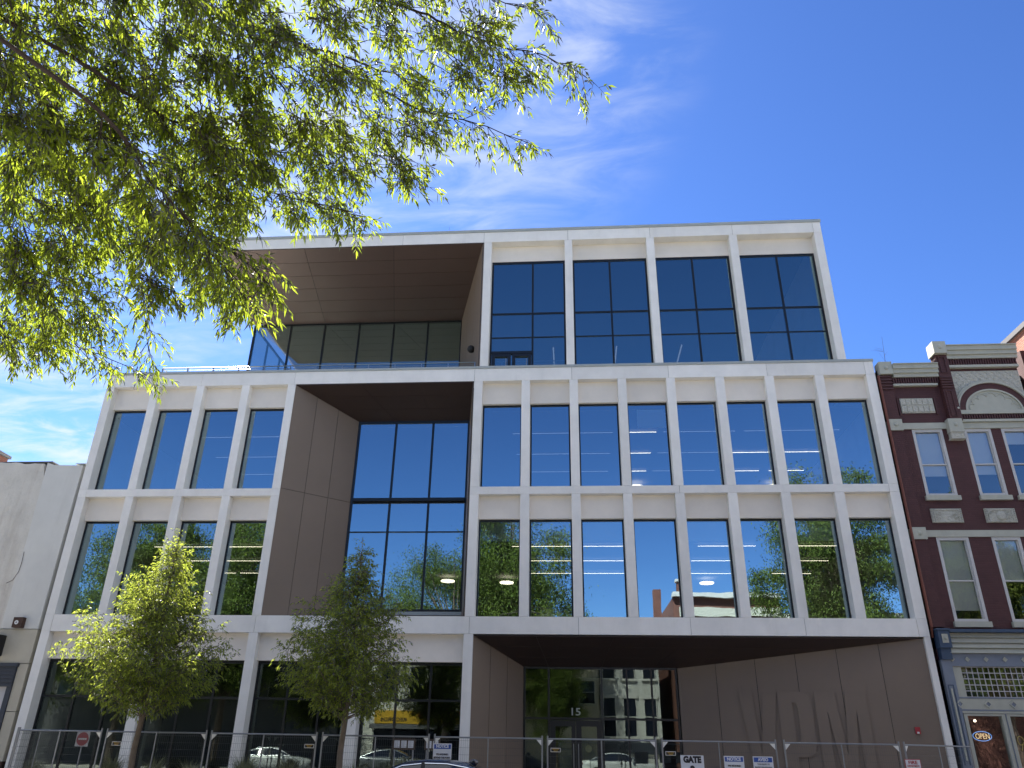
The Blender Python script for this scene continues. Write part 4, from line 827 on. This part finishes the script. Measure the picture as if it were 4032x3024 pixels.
spots = [(-3.0, -30.2, 0, 1, 0, 'leafy tree mirrored in the windows just right of the middle recess'), (19.6, -28.2, 1, 1.0, .6, 'tallest tree mirrored in the windows at the right end of the office'),
         (28.5, -27.5, 1, .88, 2.1, 'tree across the street beyond the tallest mirrored tree'), (-22.6, -28.2, 0, .97, 1.2, 'tree mirrored in the windows left of the middle recess'),
         (-29.5, -27.6, 0, .93, 2.9, 'tree mirrored in the windows above the lit young tree'), (-37, -27.6, 2, 1.05, 4.0, 'tree mirrored in the leftmost windows of the office'), (12.6, -30.5, 2, .60, 5.0, 'small tree mirrored beside the brick house gable'), (.2, -28.4, 2, .60, 1.0, 'small tree mirrored in the left panes of the entrance glazing')]
used = set()
for x, y, k, sc, rz, lab in spots:
    o = protos[k] if k not in used else copy_tree(protos[k]); used.add(k)
    o.location = (x, y, 0); o.scale = (sc, sc, sc); o.rotation_euler = (0, 0, rz); o['label'] = lab

# ornamental grasses in the planting strip before the shop windows
strip = struct(box('planting_bed', 'soil', -16.2, -2.2, -2.3, -.9, .0, .06))
gp = None
gx = [(-14.6, 'at the foot of the left corner pier'), (-12.2, 'left of the lit young tree trunk'), (-10.9, 'right behind the lit young tree trunk'), (-9.8, 'between the two young trees, the left tuft'), (-8.2, 'between the two young trees, the middle tuft'), (-6.9, 'between the two young trees, the right tuft'), (-4.9, 'right of the shaded young tree trunk'), (-3.6, 'beside the notice boards')]
for i, (x, lab) in enumerate(gx):
    if gp is None:
        m = MB(); r = random.Random(9)
        for k in range(420):
            a = r.uniform(0, 6.28); l = r.uniform(.6, 1.25); sp_ = r.uniform(.1, .55); b = Vector((math.cos(a) * .1, math.sin(a) * .1, 0)); c = Vector((math.cos(a) * (.1 + sp_ * .4), math.sin(a) * (.1 + sp_ * .4), l * .75)); e = Vector((math.cos(a) * (.1 + sp_), math.sin(a) * (.1 + sp_), l * r.uniform(.8, 1)))
            sd = Vector((-math.sin(a), math.cos(a), 0)) * .006; m.add([b - sd, b + sd, c + sd, c - sd, e], [(0, 1, 2, 3), (3, 2, 4)])
        gp = m.obj('grass_tuft', 'grass'); o = gp
    else: o = gp.copy(); COL.objects.link(o)
    o.location = (x, -1.6, .05); s_ = .92 + .22 * ((i * 37) % 10) / 10; o.scale = (s_, s_, s_); o.rotation_euler = (0, 0, i * 1.3)
    tag(o, 'tuft of tall ornamental grass ' + lab, 'grass tuft', 'grass tufts in the planting strip')

# ------------------------------------------------------------------ temporary fence
def fence(x0, y0, x1, y1, label, left=True, right=True, mid=True):
    L = math.hypot(x1 - x0, y1 - y0); t = thing('mesh_fence', label, 'fence', (x0, y0, 0), math.atan2(y1 - y0, x1 - x0), 'temporary wire mesh fence panels')
    a, b = .045, L - .045; H = 1.79
    MB().tube([(a, 0, .05), (a, 0, H + .05)], .021, 7).tube([(b, 0, .05), (b, 0, H + .05)], .021, 7).tube([(a, 0, H - .02), (b, 0, H - .02)], .019, 7).tube([(a, 0, .15), (b, 0, .15)], .017, 7).obj('frame', 'galv', t)
    if mid: MB().tube([((a + b) / 2, 0, .15), ((a + b) / 2, 0, H - .03)], .015, 6).obj('middle_post', 'galv', t)
    m = MB(); n = int(L / .052)
    for i in range(1, n):
        x = a + (b - a) * i / n; m.box(x - .0014, x + .0014, -.0014, .0014, .15, H - .03)
    for k in range(1, 11): z = .15 + k * .155; m.box(a, b, -.004, -.0005, z - .002, z + .002)
    m.obj('wire_mesh', 'wire', t)
    if left: MB().prism([(a + .02, -.012, H - .04), (a + .02, -.012, H - .17), (a + .14, -.012, H - .04)], (0, .02, 0)).obj('corner_plate', 'plate_white', t)
    if right: MB().prism([(b - .02, -.012, H - .04), (b - .14, -.012, H - .04), (b - .02, -.012, H - .17)], (0, .02, 0)).obj('corner_plate', 'plate_white', t)
    MB().box(a - .15, a + .15, -.3, .3, 0, .05).obj('foot', 'concrete', t)
    return t
FX = [(-12.70, -10.42), (-10.36, -7.68), (-7.64, -4.86), (-4.80, -2.05), (-2.00, .72), (.76, 3.44), (3.50, 6.25), (6.36, 9.08)]
FL = ['fence panel at the left end before the corner pier of the office', 'fence panel crossed by the trunk of the lit young tree', 'fence panel left of the shaded young tree trunk', 'fence panel between the shaded young tree and the first NOTICE sign',
      'fence panel before the left brown entrance wall, behind the dark car', 'fence panel before the entrance doors', 'fence panel carrying the GATE, NOTICE and AVISO signs', 'fence panel before the raised letters on the brown wall']
for i, ((a, b), lab) in enumerate(zip(FX, FL)): fence(a, -5.5, b, -5.5, lab, left=(i not in (0,)))
fence(9.14, -5.47, 11.55, -3.5, 'fence panel angled back towards the building at the right end', right=False)
fence(-12.75, -5.45, -14.3, -1.2, 'fence panel angled back towards the building at the left end', left=True, right=False)

def sign(name, label, x0, x1, z0, z1, y, rows, face='sign_white', head=None, border=None, group=None):
    cx, cz = (x0 + x1) / 2, (z0 + z1) / 2; t = thing(name, label, 'sign', (cx, y, cz), 0, group); w_, h = (x1 - x0) / 2, (z1 - z0) / 2
    if border: box('border', border, -w_, w_, -.003, .006, -h, h, t); box('plate', face, -w_ + .012, w_ - .012, -.006, -.0032, -h + .012, h - .012, t)
    else: box('plate', face, -w_, w_, -.006, .006, -h, h, t)
    if head: box('header', head[0], -w_ + .02, w_ - .02, -.009, -.0065, h + head[1], h - .02, t)
    for (s_, zc, wd, ht, m_, bo) in rows:
        m = MB(); text(m, s_, (0, -.0105, zc), wd, ht, bold=bo, ext=.0015); m.obj('lettering', m_, t)
    return t
G = 'safety signs on the fence'
sign('notice_sign', 'white NOTICE sign with blue header on the fence right above the dark car', -1.97, -1.52, 1.26, 1.63, -5.54,
     [('NOTICE', .125, .31, .075, 'sign_white', .045), ('PPE REQUIRED', -.055, .29, .042, 'sign_ink', .045), ('BEYOND THIS POINT', -.125, .40, .042, 'sign_ink', .045)], head=('sign_blue', -.12), group=G)
sign('gate_sign', 'white GATE 2 sign with bold black letters on the fence', 3.95, 4.49, 1.02, 1.47, -5.54, [('GATE', .135, .42, .15, 'sign_ink', .07), ('2', -.09, .12, .20, 'sign_ink', .07)])
sign('notice_sign', 'white NOTICE sign with blue header between the GATE and AVISO signs', 4.96, 5.42, 1.07, 1.47, -5.54,
     [('NOTICE', .135, .32, .075, 'sign_white', .045), ('PPE REQUIRED', -.01, .30, .045, 'sign_ink', .045), ('BEYOND THIS POINT', -.085, .40, .045, 'sign_ink', .045)], head=('sign_blue', -.12), group=G)
sign('notice_sign', 'white AVISO sign with blue header, right of the NOTICE sign', 5.63, 6.09, 1.07, 1.47, -5.54,
     [('AVISO', .135, .24, .075, 'sign_white', .045), ('TODO EQUIPO DE', .035, .28, .036, 'sign_ink', .02), ('PROTECCION PERSONAL', -.03, .40, .036, 'sign_ink', .02), ('REQUERIDO', -.09, .26, .036, 'sign_ink', .02)], head=('sign_blue', -.12), group=G)
sign('fire_sign', 'white FIRE DEPARTMENT CONNECTION sign with red letters at the right fence end', 9.07, 9.42, 1.10, 1.47, -5.58,
     [('FIRE', .12, .20, .07, 'sign_red', .02), ('DEPARTMENT', .045, .27, .038, 'sign_red', .02), ('CONNECTION', -.02, .27, .038, 'sign_red', .02)], border='sign_red')
for x, z, lab in ((-10.0, 1.50, 'behind the lit young tree'), (-5.06, 1.52, 'left of the shaded young tree'), (1.0, 1.53, 'before the entrance doors'), (3.73, 1.50, 'left of the GATE sign')):
    sign('fence_label', 'small black and yellow HERCULES FENCE plate ' + lab, x - .12, x + .12, z - .045, z + .045, -5.52,
         [('HERCULES', .016, .15, .026, 'sign_yellow', .02), ('FENCE', -.02, .09, .024, 'sign_yellow', .02)], face='sign_ink', border='plate_white', group='small fence maker plates')
dn = thing('do_not_enter_sign', 'square sign with red disc and white bar standing behind the left fence panel', 'sign', (-12.2, -3.4, 0))
box('plate', 'faded_white', -.19, .19, -.006, .006, 1.40, 1.78, dn)
MB().tube([(0, -.007, 1.59), (0, -.012, 1.59)], .17, 28).obj('disc', 'faded_red', dn); box('bar', 'faded_white', -.12, .12, -.018, -.013, 1.568, 1.612, dn); MB().tube([(0, .03, 0), (0, .03, 1.8)], .02, 6).obj('post', 'galv', dn)
# notice boards behind the fence
def board(x0, x1, z0, z1, n, label):
    t = thing('notice_board', label, 'notice board', ((x0 + x1) / 2, -2.6, 0), 0, 'brown notice boards with permit papers'); w_ = (x1 - x0) / 2
    box('panel', 'bark', -w_, w_, 0, .03, z0, z1, t)
    for i in range(n):
        a = -w_ + .05 + i * (2 * w_ - .06) / n; b = a + (2 * w_ - .06) / n - .04; p = box('paper', 'sign_white', a, b, -.006, -.001, z0 + .05, z1 - .05, t)
        m = MB()
        for k in range(8): zz = z0 + .075 + k * (z1 - z0 - .13) / 8; m.box(a + .015, b - .02 - .02 * (k % 3), -.0085, -.0065, zz, zz + .006)
        m.obj('printed_lines', 'steel', p)
    MB().tube([(-w_ + .06, .05, 0), (-w_ + .06, .05, z1)], .02, 6).obj('post', 'galv', t); MB().tube([(w_ - .06, .05, 0), (w_ - .06, .05, z1)], .02, 6).obj('post', 'galv', t)
board(-3.62, -2.98, 1.46, 1.74, 3, 'brown notice board with three white papers behind the fence'); board(-2.72, -2.28, 1.46, 1.74, 2, 'brown notice board with two papers partly hidden by the NOTICE sign')

# ------------------------------------------------------------------ cars
def car(label, loc, rz, paint, group='parked cars'):
    """sedan, front towards -x, 4.75 long"""
    t = thing('parked_car', label, 'car', loc, rz, group)
    X = [-2.37, -2.28, -2.0, -1.5, -.95, -.2, .6, 1.35, 1.8, 2.2, 2.36]
    zt_ = [.52, .72, .82, .90, .96, .97, .98, 1.0, 1.0, .96, .78]; zb_ = [.36, .25, .2, .18, .18, .18, .18, .18, .2, .26, .38]; hw = [.55, .78, .88, .915, .925, .925, .925, .92, .90, .82, .62]
    vs = []; m = MB()
    for x, a, b, w_ in zip(X, zt_, zb_, hw): vs += [(x, -w_ * .9, b), (x, -w_, (a + b) / 2 - .05), (x, -w_ * .985, a - .10), (x, -w_ * .90, a), (x, 0, a + .02), (x, w_ * .90, a), (x, w_ * .985, a - .10), (x, w_, (a + b) / 2 - .05), (x, w_ * .9, b)]
    k = 9; fs = [(i * k + j, (i + 1) * k + j, (i + 1) * k + (j + 1) % k, i * k + (j + 1) % k) for i in range(len(X) - 1) for j in range(k)]
    fs += [tuple(range(k)), tuple(range((len(X) - 1) * k, len(X) * k))[::-1]]
    body = m.add(vs, fs).obj('body', paint, t, smooth=True)
    # greenhouse: roof line stations
    GX = [-1.15, -.75, -.35, .1, .55, .95, 1.35, 1.85]; GZ = [.985, 1.22, 1.375, 1.425, 1.42, 1.36, 1.22, 1.0]; GW = [.78, .72, .655, .63, .625, .64, .68, .74]
    m = MB(); vs = []
    for x, z, w_ in zip(GX, GZ, GW): zc_ = max(.99, z - .05); vs += [(x, -.845, .97), (x, -w_ - .012, zc_ - .012), (x, -w_ + .05, z - .012), (x, 0, z + .01), (x, w_ - .05, z - .012), (x, w_ + .012, zc_ - .012), (x, .845, .97)]
    k = 7; roof = [(i * k + j, (i + 1) * k + j, (i + 1) * k + j + 1, i * k + j + 1) for i in range(2, 5) for j in range(1, 5)]
    pil = [(i * k + j, (i + 1) * k + j, (i + 1) * k + j + 1, i * k + j + 1) for i in (0, 1, 5, 6) for j in (1, 4)]
    glf = [(i * k + j, (i + 1) * k + j, (i + 1) * k + j + 1, i * k + j + 1) for i in (0, 1, 5, 6) for j in (2, 3)] + [(i * k + j, (i + 1) * k + j, (i + 1) * k + j + 1, i * k + j + 1) for i in range(7) for j in (0, 5)]
    MB().add(vs, roof + pil).obj('roof', paint, t, smooth=True); MB().add(vs, glf).obj('window', 'car_glass', t, smooth=True)
    for sy in (-1, 1):
        arc_ = [(x, sy * (w_ + .02), max(.99, z - .05) - .012) for x, z, w_ in zip(GX, GZ, GW)]
        MB().tube(arc_, .013, 5).tube([(-1.15, sy * .85, .985), (1.85, sy * .85, .99)], .010, 5).obj('window_trim', 'chrome', t)
        MB().prism([(.02, sy * .848, .97), (.12, sy * .848, .97), (.10, sy * .655, 1.385), (.04, sy * .655, 1.385)], (0, sy * .012, 0)).obj('pillar', 'black', t)
        mm = MB().sphere((-.78, sy * 1.0, 1.02), .10, 10, 6, (.7, 1, .7)).obj('mirror', paint, t)
        for xx in (-1.45, 1.42):
            wh = MB().tube([(xx, sy * .74, .32), (xx, sy * .93, .32)], .325, 24).obj('wheel', 'tyre', t); MB().tube([(xx, sy * .925, .32), (xx, sy * .94, .32)], .22, 20).obj('rim', 'rim', wh)
        MB().sphere((-2.16, sy * .62, .68), .12, 10, 6, (1, 1.5, .6)).obj('headlight', 'lens', t); MB().sphere((2.24, sy * .64, .82), .11, 10, 6, (.7, 1.6, .6)).obj('tail_light', 'tail', t)
        for xd in (-.72, .62): MB().box(xd + .55, xd + .72, sy * .935 - .012, sy * .935 + .012, .86, .885).obj('door_handle', 'chrome', t)
    MB().sphere((1.0, 0, 1.385), .075, 10, 6, (1.3, .35, .8)).obj('antenna_fin', paint, t)
    MB().box(-2.40, -2.30, -.42, .42, .42, .60).obj('grille', 'black', t); MB().box(2.33, 2.37, -.26, .26, .55, .66).obj('number_plate', 'plate_white', t)
    return t
car('dark blue sedan with chrome window trim parked before the entrance, only its roof in view', (-1.62, -8.5, -.10), 0, 'car_blue')
car('white sedan parked across the street, mirrored in the entrance glass', (4.2, -22.7, -.10), math.pi, 'car_white')
car('grey sedan parked across the street, mirrored in the shop windows', (-9.2, -22.7, -.10), math.pi, 'car_grey')
car('white sedan parked across the street, mirrored at the left shop windows', (-16.4, -22.7, -.10), math.pi, 'car_white')

# ------------------------------------------------------------------ buildings across the street (mirrored in the glass)
def facade(name, label, x0, x1, h, wallm, cols, rows_, trim='cream', sillm='cream', par=None):
    t = thing(name, label, 'building'); Y = -33
    box('wall', wallm, x0, x1, Y - 14, Y, 0, h, t)
    n = cols; cw = (x1 - x0) / n
    for (z0, z1) in rows_:
        for i in range(n):
            c = x0 + (i + .5) * cw; a, b = c - min(.55, cw * .28), c + min(.55, cw * .28)
            f = box('window', 'car_glass', a, b, Y, Y + .02, z0, z1, t)
            MB().box(a - .06, a, Y, Y + .06, z0, z1).box(b, b + .06, Y, Y + .06, z0, z1).box(a, b, Y + .021, Y + .05, (z0 + z1) / 2 - .03, (z0 + z1) / 2 + .03).obj('frame', trim, f)
            MB().box(a - .15, b + .15, Y, Y + .14, z0 - .16, z0 - .001).box(a - .18, b + .18, Y, Y + .10, z1 + .001, z1 + .28).obj('sill', sillm, f)
    box('cornice', trim, x0 - .1, x1 + .1, Y - .3, Y + .35, h, h + .35, t)
    return t
wb = facade('white_brick_building', 'white painted brick building mirrored in the entrance glazing', 3.4, 8.0, 9.2, 'white_brick', 3, [(2.4, 5.0), (6.4, 8.3)], 'white_trim', 'white_trim')
box('shop_fascia', 'dark_blue', 3.5, 7.9, -33, -32.8, 1.2, 2.0, wb)
rb = facade('red_brick_building', 'red brick building with white cornice and stepped gable mirrored in the right windows', 9.1, 17.0, 11.9, 'dark_brick', 4, [(4.8, 6.7), (8.0, 9.9)], 'white_trim')
box('band', 'relief', 9.5, 17.0, -33, -32.85, 10.6, 11.2, rb); box('chimney', 'dark_brick', 7.7, 8.3, -34.2, -33.5, 9, 12.6, rb); box('corner_pier', 'dark_brick', 9.4, 10.2, -33.3, -32.8, 12.26, 13.1, rb); box('pier_cap', 'white_trim', 9.3, 10.3, -33.4, -32.7, 13.1, 13.3, rb)
yb_ = facade('record_shop', 'pale building with yellow shop sign mirrored in the shop window beside the young tree', -15.5, -4.5, 9.6, 'stucco_smooth', 5, [(5.0, 6.8), (7.4, 9.0)], 'white_trim')
sg = MB().box(-13.0, -6.2, -33, -32.85, 2.95, 3.8).obj('sign_board', 'sign_yellow', yb_)
m = MB(); text(m, "KY'S", (-8.2, -32.84, 3.58), 3.2, .5, ax=(-1, 0, 0), bold=.02); m.obj('lettering', 'sign_red', sg)
m = MB(); text(m, 'RECORDS', (-11.6, -32.84, 3.2), 1.9, .24, ax=(-1, 0, 0), bold=.02); m.obj('lettering', 'sign_ink', sg)
box('shop_window', 'car_glass', -13, -5.4, -33, -32.97, .4, 2.6, yb_); box('awning', 'slate', -13.2, -5.2, -33, -32.2, 2.62, 2.9, yb_)
facade('grey_building', 'grey building across the street behind the mirrored trees at the left', -62, -15.7, 9.0, 'slate', 14, [(4.6, 6.4)], 'white_trim')
facade('long_brick_building', 'long brick building across the street behind the mirrored trees at the right', 17.2, 60, 10.5, 'dark_brick', 16, [(4.8, 6.6), (7.8, 9.4)], 'white_trim')
facade('corner_building', 'cream building across the street just left of the white brick one', -4.4, 3.5, 7.6, 'stone_cream', 4, [(4.6, 6.2)], 'white_trim')
